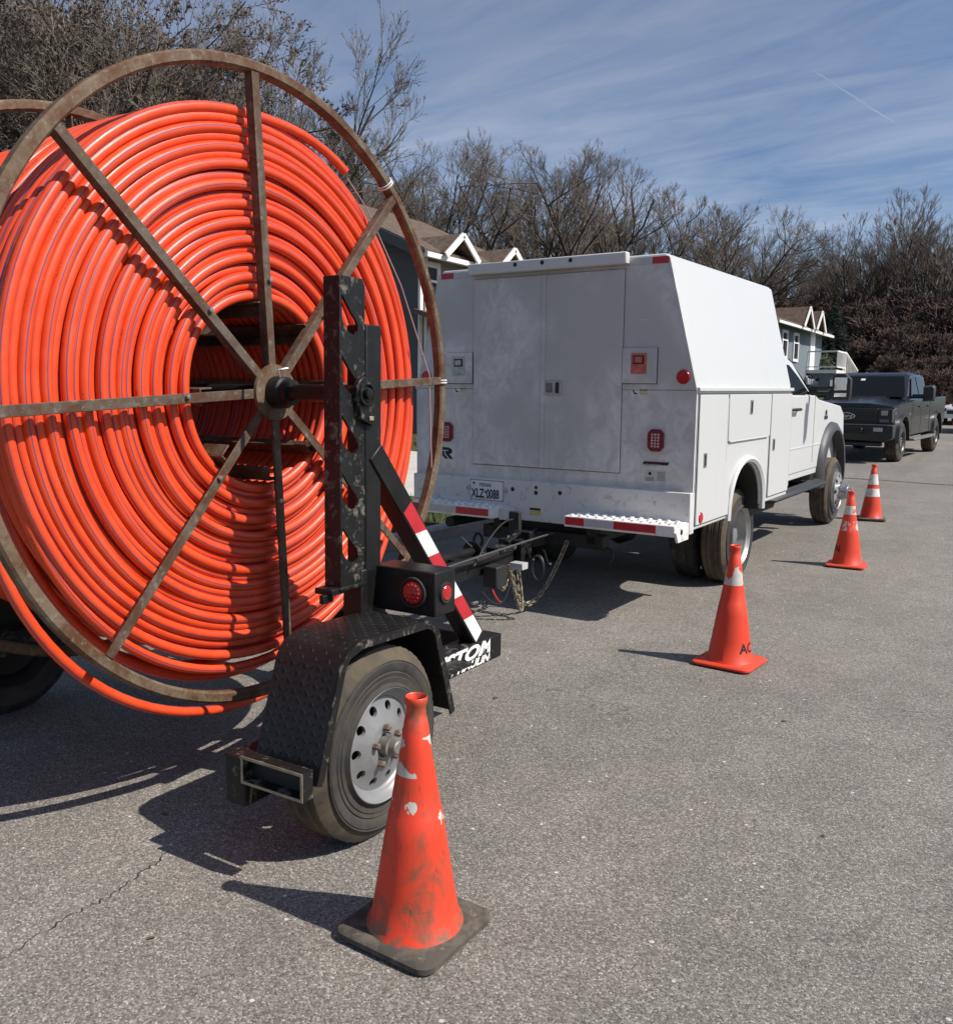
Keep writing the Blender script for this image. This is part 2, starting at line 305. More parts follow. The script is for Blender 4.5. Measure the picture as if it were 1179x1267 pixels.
# ------------------------------------------------------------------ mesh helpers
class MB:
    def __init__(s): s.v = []; s.f = []
    def add(s, vs, fs):
        o = len(s.v); s.v += [tuple(p) for p in vs]; s.f += [tuple(i + o for i in f) for f in fs]; return s
    def box(s, x0, x1, y0, y1, z0, z1):
        vs = [(x, y, z) for z in (z0, z1) for y in (y0, y1) for x in (x0, x1)]
        return s.add(vs, [(0, 2, 3, 1), (4, 5, 7, 6), (0, 1, 5, 4), (2, 6, 7, 3), (0, 4, 6, 2), (1, 3, 7, 5)])
    def bar(s, a, b, w, h, up=(0, 0, 1)):
        a = Vector(a); b = Vector(b); d = (b - a).normalized(); u = Vector(up)
        if abs(d.dot(u)) > 0.98: u = Vector((0, 1, 0))
        r = d.cross(u).normalized(); u = r.cross(d)
        vs = [p + r * (i * w / 2) + u * (j * h / 2) for p in (a, b) for (i, j) in ((-1, -1), (1, -1), (1, 1), (-1, 1))]
        return s.add(vs, [(0, 1, 2, 3), (7, 6, 5, 4), (0, 4, 5, 1), (1, 5, 6, 2), (2, 6, 7, 3), (3, 7, 4, 0)])
    def prism(s, poly, axis, a, b):
        """poly in the two other axes (cyclic order: x->(y,z), y->(x,z), z->(x,y)), extruded from a to b"""
        def P(u, v, w): return (w, u, v) if axis == 0 else ((u, w, v) if axis == 1 else (u, v, w))
        n = len(poly); vs = [P(u, v, a) for u, v in poly] + [P(u, v, b) for u, v in poly]
        fs = [tuple(range(n)), tuple(range(2 * n - 1, n - 1, -1))] + [(i, i + n, (i + 1) % n + n, (i + 1) % n) for i in range(n)]
        return s.add(vs, fs)
    def tube(s, pts, r, n=8, closed=False, cap=True):
        pts = [Vector(p) for p in pts]; m = len(pts); rings = []; prev = None
        rr = r if isinstance(r, (list, tuple)) else [r] * m
        for i, p in enumerate(pts):
            if closed: d = (pts[(i + 1) % m] - pts[i - 1]).normalized()
            else: d = (pts[min(i + 1, m - 1)] - pts[max(i - 1, 0)]).normalized()
            if prev is None:
                u = Vector((0, 0, 1)) if abs(d.z) < 0.9 else Vector((1, 0, 0))
                u = (u - d * u.dot(d)).normalized()
            else:
                u = (prev - d * prev.dot(d)).normalized()
            prev = u; w = d.cross(u)
            rings.append([p + (u * math.cos(2 * PI * k / n) + w * math.sin(2 * PI * k / n)) * rr[i] for k in range(n)])
        vs = [v for rg in rings for v in rg]; fs = []
        for i in range(m if closed else m - 1):
            j = (i + 1) % m
            for k in range(n): fs.append((i * n + k, i * n + (k + 1) % n, j * n + (k + 1) % n, j * n + k))
        if cap and not closed: fs += [tuple(range(n - 1, -1, -1)), tuple(range((m - 1) * n, m * n))]
        return s.add(vs, fs)
    def lathe(s, prof, c, axis=0, n=48, closed=False, cap=True):
        """prof = [(along axis, radius)]"""
        vs = []; fs = []
        for (h, r) in prof:
            for k in range(n):
                a = 2 * PI * k / n; u, v = r * math.cos(a), r * math.sin(a)
                vs.append((c[0] + h, c[1] + u, c[2] + v) if axis == 0 else ((c[0] + v, c[1] + h, c[2] + u) if axis == 1 else (c[0] + u, c[1] + v, c[2] + h)))
        m = len(prof)
        for i in range(m if closed else m - 1):
            j = (i + 1) % m
            for k in range(n): fs.append((i * n + k, i * n + (k + 1) % n, j * n + (k + 1) % n, j * n + k)[::-1])
        if cap and not closed:
            if prof[0][1] > 1e-6: fs.append(tuple(range(n)))
            if prof[-1][1] > 1e-6: fs.append(tuple(range(m * n - 1, (m - 1) * n - 1, -1)))
        return s.add(vs, fs)
    def loft(s, secs, closed_ring=True, caps=True):
        n = len(secs[0]); vs = [p for sec in secs for p in sec]; fs = []
        for i in range(len(secs) - 1):
            for k in range(n if closed_ring else n - 1):
                fs.append((i * n + k, i * n + (k + 1) % n, (i + 1) * n + (k + 1) % n, (i + 1) * n + k))
        if caps: fs += [tuple(range(n - 1, -1, -1)), tuple(range((len(secs) - 1) * n, len(secs) * n))]
        return s.add(vs, fs)
    def xf(s, mtx):
        s.v = [tuple(mtx @ Vector(p)) for p in s.v]; return s
    def build(s, name, m, parent=None, smooth=True, bevel=0.0, angle=38, loc=None, label=None):
        me = bpy.data.meshes.new(name); me.from_pydata(s.v, [], s.f); me.update()
        bm = bmesh.new(); bm.from_mesh(me); bmesh.ops.recalc_face_normals(bm, faces=bm.faces); bm.to_mesh(me); bm.free()
        me.materials.append(m)
        if smooth:
            me.polygons.foreach_set('use_smooth', [True] * len(me.polygons)); me.set_sharp_from_angle(angle=R(angle))
        o = bpy.data.objects.new(name, me); COL.objects.link(o)
        if parent is not None: o.parent = parent
        if loc is not None: o.location = loc
        if bevel:
            b = o.modifiers.new('bevel', 'BEVEL'); b.width = bevel; b.segments = 2; b.limit_method = 'ANGLE'; b.angle_limit = R(40)
        if label: o['label'] = label
        return o

def np_mesh(name, v, f, m, parent=None, uv=None, smooth=True):
    """big quad or tri mesh from numpy arrays; uv per loop (n,2)"""
    me = bpy.data.meshes.new(name); v = np.asarray(v, np.float32); f = np.asarray(f, np.int32)
    k = f.shape[1]; me.vertices.add(len(v)); me.vertices.foreach_set('co', v.ravel())
    me.loops.add(f.size); me.loops.foreach_set('vertex_index', f.ravel())
    me.polygons.add(len(f)); me.polygons.foreach_set('loop_start', np.arange(0, f.size, k, dtype=np.int32))
    me.polygons.foreach_set('use_smooth', np.full(len(f), smooth))
    if uv is not None:
        l = me.uv_layers.new(name='UVMap'); l.data.foreach_set('uv', np.asarray(uv, np.float32).ravel())
    me.materials.append(m); me.update(calc_edges=True); me.validate()
    o = bpy.data.objects.new(name, me); COL.objects.link(o)
    if parent is not None: o.parent = parent
    return o

def tag(o, label=None, cat=None, group=None, kind=None):
    if label: o['label'] = label
    if cat: o['category'] = cat
    if group: o['group'] = group
    if kind: o['kind'] = kind
    return o

def thing(name, label, cat, loc=(0, 0, 0), rz=0.0, group=None):
    o = bpy.data.objects.new(name, None); COL.objects.link(o); o.empty_display_size = 0.2
    o.location = loc; o.rotation_euler = (0, 0, rz); return tag(o, label, cat, group)

def copy_tree(root, loc, rz=0, sc=1.0):
    c = root.copy(); COL.objects.link(c); c.location = loc; c.rotation_euler = (0, 0, rz); c.scale = (sc, sc, sc)
    for ch in [o for o in bpy.data.objects if o.parent == root]:
        d = ch.copy(); COL.objects.link(d); d.parent = c
    return c

def text_geo(body, size, bold=0.0, shear=0.0, sx=1.0, space=1.0):
    """filled letter outlines as (verts2d, faces), anchored at lower left"""
    cu = bpy.data.curves.new('txt', 'FONT'); cu.body = body; cu.size = size; cu.offset = bold; cu.shear = shear
    cu.space_character = space; cu.resolution_u = 3; cu.align_x = 'LEFT'
    o = bpy.data.objects.new('txt', cu); COL.objects.link(o)
    bpy.context.view_layer.update()
    me = o.evaluated_get(bpy.context.evaluated_depsgraph_get()).to_mesh()
    vs = [(v.co.x * sx, v.co.y) for v in me.vertices]; fs = [tuple(p.vertices) for p in me.polygons]
    bpy.data.objects.remove(o); bpy.data.curves.remove(cu)
    return vs, fs

def text_obj(name, body, size, fn, m, parent, **kw):
    vs, fs = text_geo(body, size, **kw)
    b = MB(); b.add([fn(u, v) for u, v in vs], fs)
    me = bpy.data.meshes.new(name); me.from_pydata(b.v, [], b.f); me.materials.append(m); me.update()
    o = bpy.data.objects.new(name, me); COL.objects.link(o); o.parent = parent
    return o

def holed_plate(name, outer, holes, thick, m, parent, place):
    """flat plate with openings (2D filled curve), place(u, v, w) -> 3D"""
    cu = bpy.data.curves.new('pl', 'CURVE'); cu.dimensions = '2D'; cu.fill_mode = 'BOTH'; cu.extrude = thick / 2
    for poly in [outer] + holes:
        sp = cu.splines.new('POLY'); sp.points.add(len(poly) - 1); sp.use_cyclic_u = True
        for p, (u, v) in zip(sp.points, poly): p.co = (u, v, 0, 1)
    o = bpy.data.objects.new('pl', cu); COL.objects.link(o); bpy.context.view_layer.update()
    me = o.evaluated_get(bpy.context.evaluated_depsgraph_get()).to_mesh()
    b = MB(); b.add([place(v.co.x, v.co.y, v.co.z) for v in me.vertices], [tuple(p.vertices) for p in me.polygons])
    bpy.data.objects.remove(o); bpy.data.curves.remove(cu)
    return b.build(name, m, parent, smooth=False)

def gz(y):
    """the street is level by the trailer and climbs gently beyond the truck"""
    def sp(t): return t if t > 30 else math.log1p(math.exp(t))
    return 0.0152 * sp((y - 6.9) / 0.8) - 0.0152 * sp((y - 75) / 8.0) * 10


# ================================================================== setting: ground, road, kerb
ROAD_L, ROAD_R = -5.6, 5.3
def hz(x, y):
    b = gz(y)
    if x < ROAD_L - 0.14:
        d = ROAD_L - 0.14 - x
        return b + 0.11 + min(1.0, 0.035 * d) + min(1.3, 0.045 * max(0.0, y - 24)) * min(1.0, d / 4.0)
    if x > ROAD_R + 0.14:
        return b + 0.11 + min(0.8, 0.03 * (x - ROAD_R))
    return b - 0.05

def sheet(name, xs, ys, fn, m):
    nx = len(xs); v = [(x, y, fn(x, y)) for y in ys for x in xs]
    f = [(j * nx + i, j * nx + i + 1, (j + 1) * nx + i + 1, (j + 1) * nx + i) for j in range(len(ys) - 1) for i in range(nx - 1)]
    return np_mesh(name, v, f, m)

def mat_lawn():
    m = bpy.data.materials.new('lawn_and_litter'); m.use_nodes = True; t = NT(m.node_tree); b = m.node_tree.nodes['Principled BSDF']
    o = t.new('ShaderNodeTexCoord').outputs['Object']
    c = t.mix(t.ramp(t.noise(o, 0.35, 5, 0.6), [(0.38, 0.0), (0.62, 1.0)]), (0.060, 0.080, 0.028), (0.125, 0.098, 0.058))
    c = t.mix(1.0, c, t.ramp(t.noise(o, 30, 5, 0.7), [(0.25, 0.55), (0.75, 1.35)]), 'MULTIPLY')
    t.link(c, b.inputs['Base Color']); b.inputs['Roughness'].default_value = 0.95; b.inputs['Specular IOR Level'].default_value = 0.1
    bp = t.new('ShaderNodeBump'); bp.inputs['Strength'].default_value = 0.9; bp.inputs['Distance'].default_value = 0.05
    t.link(t.noise(o, 22, 5, 0.7), bp.inputs['Height']); t.link(bp.outputs[0], b.inputs['Normal'])
    return m
M_LAWN = mat_lawn()
ys = [-400, -150, -60, -20, -5] + [i for i in range(0, 90, 2)] + [95, 110, 140, 200, 320, 600, 1100]
xs = [-1100, -500, -250, -120, -70, -50, -40, -34, -28, -24, -20, -17, -14, -12, -10.5, -9, -8, -7, -6.3, ROAD_L - 0.142, ROAD_L - 0.138,
      -3, 0, 3, ROAD_R + 0.138, ROAD_R + 0.142, 7, 10, 15, 25, 45, 90, 200, 500, 1100]
tag(sheet('ground', xs, ys, hz, M_LAWN), kind='structure')
tag(sheet('road', [ROAD_L, -4, -2, 0, 2, 4, ROAD_R], [-60, -20, -5] + [i * 1.0 for i in range(0, 90)] + [95, 110, 140, 200, 300], lambda x, y: gz(y), M_ASPHALT), kind='structure')
M_KERB = mat('weathered_concrete', (0.34, 0.32, 0.29), 0.9, 0, 0.15, 4, 0.4, 90, dirt=((0.16, 0.14, 0.11), 0.5, 0.7, 5, 0.5))
for kx in (ROAD_L - 0.15, ROAD_R):
    b = MB(); yy = [-40, -10] + list(range(0, 90, 3)) + [120, 180]
    b.loft([[(kx, y, gz(y) - 0.1), (kx + 0.15, y, gz(y) - 0.1), (kx + 0.15, y, gz(y) + 0.10), (kx + 0.12, y, gz(y) + 0.128), (kx, y, gz(y) + 0.128)] for y in yy])
    tag(b.build('kerb', M_KERB, None), kind='structure')
# concrete driveway of the dark grey house
M_DRIVE = mat('pale_driveway_concrete', (0.46, 0.43, 0.38), 0.9, 0, 0.10, 2, 0.3, 70)
tag(sheet('driveway', [-14.2, -12, -10.5, -9, -8, -7, -6.3, ROAD_L - 0.15], [9.4 + 0.5 * i for i in range(11)], lambda x, y: hz(x, y) + 0.012, M_DRIVE), kind='structure')
# black tar line across the street
M_TAR = mat('tar_sealant', (0.030, 0.029, 0.028), 0.7, 0, 0.2, 10)
b = MB(); rnd = random.Random(5); L0 = []; L1 = []
for i in range(41):
    x = ROAD_L + i * (ROAD_R - ROAD_L) / 40; y = 17.25 + 0.10 * math.sin(x * 1.3) + rnd.uniform(-0.03, 0.03); w = rnd.uniform(0.028, 0.055)
    L0.append((x, y - w, gz(y) + 0.004)); L1.append((x, y + w, gz(y) + 0.004))
b.loft([L0, L1], closed_ring=False, caps=False)
tag(b.build('tar_seam', M_TAR), kind='structure')

# grass blades along the near verge (nobody could count them)
def grass():
    rng = np.random.default_rng(3); n = 26000
    x = -5.85 - rng.random(n) ** 1.3 * 7.5; y = 4.0 + rng.random(n) * 18
    keep = ~((y > 9.3) & (y < 14.5)); x, y = x[keep], y[keep]; n = len(x)
    z = np.array([hz(a, c) for a, c in zip(x, y)])
    h = 0.05 + rng.random(n) * 0.07; a = rng.random(n) * 2 * PI; w = 0.006 + rng.random(n) * 0.005
    lx, ly = (rng.random(n) - .5) * 0.06, (rng.random(n) - .5) * 0.06
    v = np.empty((n, 3, 3)); v[:, 0] = np.stack([x - np.cos(a) * w, y - np.sin(a) * w, z - 0.01], 1)
    v[:, 1] = np.stack([x + np.cos(a) * w, y + np.sin(a) * w, z - 0.01], 1); v[:, 2] = np.stack([x + lx, y + ly, z + h], 1)
    o = np_mesh('grass', v.reshape(-1, 3), np.arange(3 * n).reshape(-1, 3), mat('grass_blades', (0.085, 0.115, 0.035), 0.8, 0, 0.35, 3), smooth=False)
    tag(o, 'patchy spring grass on the verge beside the kerb', 'grass', kind='stuff')
grass()

# ================================================================== houses
M_ROOF = mat('brown_shingles', (0.135, 0.100, 0.075), 0.95, 0, 0.30, 5, 0.6, 40, dirt=((0.070, 0.050, 0.040), 0.45, 0.6, 12, 0.6), spec=0.15)
M_SLATE = mat('slate_grey_siding', (0.078, 0.082, 0.088), 0.8, 0, 0.06, 2)
M_BEIGE = mat('grey_beige_siding', (0.27, 0.255, 0.235), 0.85, 0, 0.06, 2)
M_BLUE = mat('blue_grey_siding', (0.155, 0.185, 0.205), 0.85, 0, 0.06, 2)
M_TRIM = mat('white_house_trim', (0.78, 0.76, 0.72), 0.6, 0, 0.03, 2)
M_PANE = mat_glass('house_window_pane', (0.03, 0.035, 0.04), 0.06)

def house(name, label, xf, y0, y1, eave, ridge_z, dep, side_m, front_m, gables, windows, porch=None, deck=None, battens=0):
    zb = min(hz(xf, y0), hz(xf, y1), hz(xf - dep, y0)) - 0.3
    root = thing(name, label, 'house', (xf, y0, zb))
    P = lambda x, y, z: (x - xf, y - y0, z - zb)
    def part(b, nm, m, par=root, **kw): return b.xf(Matrix.Translation((-xf, -y0, -zb))).build(nm, m, par, **kw)
    xr = xf - dep / 2; sl = (ridge_z - eave) / (dep / 2); ov = 0.45
    # gable end wall prisms give the body; the street front is a thin skin of its own colour
    part(MB().prism([(xf - 0.02, zb), (xf - 0.02, eave), (xr, ridge_z - 0.05), (xf - dep, eave), (xf - dep, zb)], 1, y0, y1), 'wall', side_m, smooth=False)
    part(MB().box(xf - 0.02, xf, y0 + 0.01, y1 - 0.01, zb, eave - 0.02), 'front_wall', front_m, smooth=False)
    for s in (1, -1):
        xe = xr + s * (dep / 2 + ov); ze = eave - sl * ov
        xa = xr
        b = MB().loft([[(xa, y, ridge_z), (xe, y, ze), (xe, y, ze + 0.14), (xa, y, ridge_z + 0.16)] for y in (y0 - 0.35, y1 + 0.35)])
        part(b, 'roof', M_ROOF, smooth=False)
    # rake boards on the gable end that shows
    for s in (1, -1):
        b = MB().bar((xr, y0 - 0.37, ridge_z - 0.02), (xr + s * (dep / 2 + ov), y0 - 0.37, eave - sl * ov - 0.02), 0.05, 0.24, up=(0, 0, 1))
        part(b, 'rake_board', side_m, smooth=False)
    for i in range(battens):
        yy = xf - 1.2 - i * 1.22
        hgt = ridge_z - abs(yy - xr) * sl - 0.2
        part(MB().box(yy - 0.02, yy + 0.02, y0 - 0.022, y0, zb, hgt), 'batten', side_m, smooth=False)
    if battens: part(MB().box(xf - dep, xf, y0 - 0.03, y0, eave - 0.02, eave + 0.10), 'band_board', side_m, smooth=False)
    part(MB().box(xf + ov - 0.02, xf + ov + 0.10, y0 - 0.35, y1 + 0.35, eave - sl * ov - 0.07, eave - sl * ov + 0.05), 'gutter', M_TRIM, smooth=False)
    part(MB().box(xf, xf + 0.03, y0, y0 + 0.14, zb, eave - 0.1), 'corner_board', M_TRIM, smooth=False)
    for (yc, hw, zp, dp) in gables:     # small pointed cross gables with white rakes
        zl = eave - sl * ov + 0.04; xo = xf + ov + 0.18; xi = xf - (zp - zl) / sl - 0.1
        for s in (1, -1):
            b = MB().loft([[(xo, yc, zp), (xi, yc, zp), (xi, yc, zp + 0.07), (xo, yc, zp + 0.07)],
                           [(xo, yc + s * hw, zl), (xi, yc + s * hw, zl), (xi, yc + s * hw, zl + 0.07), (xo, yc + s * hw, zl + 0.07)]])
            part(b, 'gable_roof', M_ROOF, smooth=False)
            part(MB().bar((xo + 0.03, yc, zp + 0.02), (xo + 0.03, yc + s * (hw + 0.03), zl - 0.01), 0.05, dp, up=(0, 0, 1)), 'gable_trim', M_TRIM, smooth=False)
        part(MB().prism([(yc - hw + 0.08, zl), (yc + hw - 0.08, zl), (yc, zp - 0.06)], 0, xf, xf + 0.16), 'gable_wall', front_m, smooth=False)
    for (yc, w, z0, z1) in windows:
        f = MB()
        for (a0, a1, c0, c1) in ((yc - w / 2 - 0.12, yc + w / 2 + 0.12, z1, z1 + 0.14), (yc - w / 2 - 0.12, yc + w / 2 + 0.12, z0 - 0.14, z0), (yc - w / 2 - 0.12, yc - w / 2, z0, z1), (yc + w / 2, yc + w / 2 + 0.12, z0, z1), (yc - w / 2, yc + w / 2, (z0 + z1) / 2 + 0.18, (z0 + z1) / 2 + 0.24)):
            f.box(xf, xf + 0.07, a0, a1, c0, c1)
        wo = part(f, 'window', M_TRIM, smooth=False)
        part(MB().box(xf, xf + 0.02, yc - w / 2, yc + w / 2, z0, z1), 'pane', M_PANE, wo, smooth=False)
    if porch:
        (p0, p1, pz, pd) = porch
        part(MB().loft([[(xf, y, pz + 0.45), (xf + pd, y, pz), (xf + pd, y, pz + 0.12), (xf, y, pz + 0.57)] for y in (p0, p1)]), 'porch_roof', M_ROOF, smooth=False)
        part(MB().box(xf + pd - 0.02, xf + pd + 0.10, p0, p1, pz - 0.08, pz + 0.06), 'porch_gutter', M_TRIM, smooth=False)
        part(MB().box(xf + pd - 0.25, xf + pd - 0.1, p0 + 0.1, p0 + 0.25, zb, pz + 0.05), 'porch_post', M_TRIM, smooth=False)
        part(MB().box(xf, xf + 0.04, p0 + 0.9, p0 + 3.4, zb, zb + 2.5), 'garage_door', M_TRIM, smooth=False)
        part(MB().tube([(xf + 0.07, y0 + 0.22, eave - 0.2), (xf + 0.07, y0 + 0.22, zb + 0.5)], 0.045, 6), 'downspout', M_TRIM)
    if deck:
        (d0, d1, dz, dp) = deck
        part(MB().box(xf, xf + dp, d0, d1, dz - 0.18, dz), 'deck_floor', M_TRIM, smooth=False)
        part(MB().box(xf + 0.1, xf + dp - 0.3, d0 + 0.1, d1 - 0.3, zb, dz - 0.18), 'deck_base', side_m, smooth=False)
        r = MB()
        for (a, c) in (((xf + dp, d0), (xf + dp, d1)), ((xf, d0), (xf + dp, d0))):
            r.bar((*a, dz + 0.95), (*c, dz + 0.95), 0.08, 0.08); r.bar((*a, dz + 0.15), (*c, dz + 0.15), 0.06, 0.06)
        part(r, 'railing', M_TRIM, smooth=False)
        for i in range(9):
            yy = d0 + (d1 - d0) * i / 8
            part(MB().box(xf + dp - 0.02, xf + dp + 0.02, yy - 0.02, yy + 0.02, dz + 0.15, dz + 0.95), 'baluster', M_TRIM, smooth=False)
        part(MB().box(xf + dp - 0.12, xf + dp + 0.02, d1 - 0.12, d1 + 0.02, zb, dz + 1.02), 'deck_post', M_TRIM, smooth=False)
        n = 9; g = hz(xf + dp, d1 + 3)
        for i in range(n):
            z = dz - (dz - g) * (i + 1) / (n + 1)
            part(MB().box(xf + 0.1, xf + dp, d1 + i * 0.36, d1 + i * 0.36 + 0.40, z - 0.08, z), 'stair_tread', M_TRIM, smooth=False)
            part(MB().box(xf + dp - 0.02, xf + dp + 0.02, d1 + i * 0.36 + 0.16, d1 + i * 0.36 + 0.20, z, z + 0.95), 'baluster', M_TRIM, smooth=False)
        part(MB().bar((xf + dp, d1, dz + 0.95), (xf + dp, d1 + n * 0.36, g + 1.0), 0.08, 0.08), 'stair_rail', M_TRIM, smooth=False)
        part(MB().box(xf - 0.02, xf + 0.05, d0 + 0.35, d0 + 1.3, dz, dz + 2.05), 'door', M_TRIM, smooth=False)
    return root

house('grey_house', 'dark slate grey house with brown roof and white pointed gable behind the reel', -14.0, 18.2, 23.4, 5.25, 7.05, 8.2, M_SLATE, M_BEIGE,
      [(19.22, 0.72, 5.66, 0.15), (21.75, 0.72, 5.66, 0.15)], [(18.62, 0.62, 3.75, 4.85), (19.9, 0.6, 3.75, 4.7), (21.75, 0.9, 3.75, 4.7)], porch=(18.0, 22.5, 3.2, 1.6), battens=6)
house('blue_house', 'blue grey house with twin white gables and a railed stair beside dark conifer', -12.0, 42.0, 52.3, 5.45, 7.0, 8.4, M_BLUE, M_BLUE,
      [(46.7, 0.95, 6.30, 0.17), (49.2, 0.95, 6.30, 0.17)], [(44.6, 0.75, 3.85, 4.95), (46.7, 0.75, 3.80, 4.95)], deck=(49.3, 51.4, 3.35, 1.5), battens=0)

# ================================================================== trees
def tube_arrays(branches, sides):
    V = []; F = []; o = 0
    ang = np.arange(sides) * 2 * PI / sides; ca, sa = np.cos(ang), np.sin(ang)
    for pts, rad in branches:
        p = np.asarray(pts); m = len(p); d = np.gradient(p, axis=0); d /= (np.linalg.norm(d, axis=1, keepdims=True) + 1e-9)
        u = np.cross(d, (0.31, 0.17, 0.93)); u /= (np.linalg.norm(u, axis=1, keepdims=True) + 1e-9); w = np.cross(d, u)
        r = np.asarray(rad)[:, None, None]
        V.append((p[:, None, :] + r * (u[:, None, :] * ca[None, :, None] + w[:, None, :] * sa[None, :, None])).reshape(-1, 3))
        k = np.arange(sides); k2 = (k + 1) % sides
        for i in range(m - 1):
            F.append(np.stack([o + i * sides + k, o + i * sides + k2, o + (i + 1) * sides + k2, o + (i + 1) * sides + k], 1))
        o += m * sides
    return np.concatenate(V), np.concatenate(F)

def grow(seed, H, split=0.28, leaders=4, n_child=(7, 6, 5, 4), ratio=0.66, ang=42, up=0.25, spread=1.0, r0=0.0125, twig_r=0.008, tmin=0.25, jit=0.15, lf=1.9, rk=0.62):
    rng = random.Random(seed); levels = [[] for _ in range(len(n_child) + 2)]
    def branch(p, d, L, r, lev):
        n = 7 if lev == 0 else (6 if lev == 1 else (4 if lev == 2 else 3))
        pts = [p]; rad = [r]; cur = Vector(p); dd = Vector(d)
        re = max(twig_r * 0.6, r * (0.45 if lev < 3 else 0.5))
        for i in range(n - 1):
            j = 0.10 if lev == 0 else (jit if lev < 3 else jit * 0.55)
            dd = (dd + Vector((rng.gauss(0, j), rng.gauss(0, j), rng.gauss(0, j) + up * (0.1 if lev == 0 else 0.35 if lev < 3 else 0.6)))).normalized()
            cur = cur + dd * (L / (n - 1)); pts.append(tuple(cur)); rad.append(r + (re - r) * (i + 1) / (n - 1))
        levels[lev].append((pts, rad))
        if lev >= len(n_child) + 1: return
        k = leaders if lev == 0 else n_child[lev - 1]
        for c in range(k):
            t = (rng.uniform(0.78, 1.0) if lev == 0 and c < leaders else rng.uniform(tmin, 1.0)) if tmin > 0.1 or lev else rng.uniform(0.2, 1.0)
            f = t * (n - 1); i = min(int(f), n - 2); q = Vector(pts[i]).lerp(Vector(pts[i + 1]), f - i)
            base = (Vector(pts[i + 1]) - Vector(pts[i])).normalized()
            a = R(rng.gauss(ang * 0.62 if lev == 0 else (ang if lev < 2 else ang * 0.8), 10)); az = rng.uniform(0, 2 * PI) if lev else (2 * PI * c / k + rng.uniform(-.5, .5))
            s = base.orthogonal().normalized(); s = Quaternion(base, az) @ s
            nd = (base * math.cos(a) + s * math.sin(a) * spread).normalized()
            rr = max(twig_r, rad[i] * (rk if lev < 2 else 0.55))
            branch(tuple(q), nd, L * ratio * rng.uniform(0.7, 1.15) * (lf if lev == 0 else 1.0) * (1.15 - 0.45 * t if lev else 1), rr, lev + 1)
    branch((0, 0, 0), (0.02, 0.01, 1), H * split, r0 * H, 0)
    return levels

def make_tree(name, seed, H, bark, twig_m, leaf=None, **kw):
    lv = grow(seed, H, **kw)
    top = max(p[2] for b in lv[-1] for p in b[0])
    s = H / top
    for l in lv:
        for i, (p, r) in enumerate(l): l[i] = (np.asarray(p) * s, np.asarray(r) * (0.5 + 0.5 * s))
    root = bpy.data.objects.new(name, None); COL.objects.link(root)
    v, f = tube_arrays(lv[0] + lv[1] + lv[2], 6); np_mesh('trunk', v, f, bark, root)
    v, f = tube_arrays([b for l in lv[3:] for b in l], 3); np_mesh('crown', v, f, twig_m, root)
    if leaf:
        lm, per, size = leaf; rng = np.random.default_rng(seed); P = []
        for p, r in lv[-1]:
            for _ in range(per):
                t = rng.random(); P.append(p[0] * (1 - t) + p[-1] * t)
        P = np.array(P); n = len(P)
        a = rng.normal(size=(n, 3)); a /= np.linalg.norm(a, axis=1, keepdims=True); bb = np.cross(a, rng.normal(size=(n, 3))); bb /= np.linalg.norm(bb, axis=1, keepdims=True)
        sz = (size * (0.55 + rng.random(n) * 0.8))[:, None]; P = P - np.array([0, 0, 0.5]) * sz
        q = np.stack([P - a * sz, P + bb * sz * 0.45, P + a * sz + np.cross(a, bb) * sz * 0.3, P - bb * sz * 0.45], 1).reshape(-1, 3)
        np_mesh('dead_leaves', q, np.arange(4 * n).reshape(-1, 4), lm, root, smooth=False)
    return root

M_BARK = mat('grey_brown_bark', (0.085, 0.070, 0.058), 0.95, 0, 0.25, 3, 0.6, 30, spec=0.1)
M_TWIG = mat('bare_twigs', (0.165, 0.138, 0.114), 0.95, 0, 0.30, 0.4, spec=0.1)
M_TWIG2 = mat('pale_budding_twigs', (0.215, 0.185, 0.152), 0.95, 0, 0.30, 0.4, spec=0.1)
M_TWIGR = mat('reddish_brush_twigs', (0.120, 0.085, 0.074), 0.95, 0, 0.35, 0.5, spec=0.1)
M_DEAD = mat('dry_brown_leaves', (0.135, 0.100, 0.080), 0.9, 0, 0.45, 1.2, spec=0.15)
M_BUD = mat('tan_buds', (0.185, 0.150, 0.105), 0.9, 0, 0.35, 1.2, spec=0.15)
M_REDLEAF = mat('russet_leaves', (0.105, 0.064, 0.054), 0.9, 0, 0.45, 1.0, spec=0.15)

def cray(px, py):
    f = 1099.35; a = px - 589.5; b = py - 633.5; c, s = math.cos(CAM_ROLL), math.sin(CAM_ROLL)
    x = c * a + s * b; y = -s * a + c * b
    fw = Vector((-math.sin(CAM_YAW) * math.cos(CAM_PITCH), math.cos(CAM_YAW) * math.cos(CAM_PITCH), -math.sin(CAM_PITCH)))
    r = Vector((math.cos(CAM_YAW), math.sin(CAM_YAW), 0)); u = r.cross(fw)
    return fw + r * (x / f) - u * (y / f)
def top_at(px, py, D):
    p = Vector((0, 0, CAM_H)) + cray(px, py) * D
    g = hz(p.x, p.y); return (p.x, p.y, g - 0.05), p.z - g

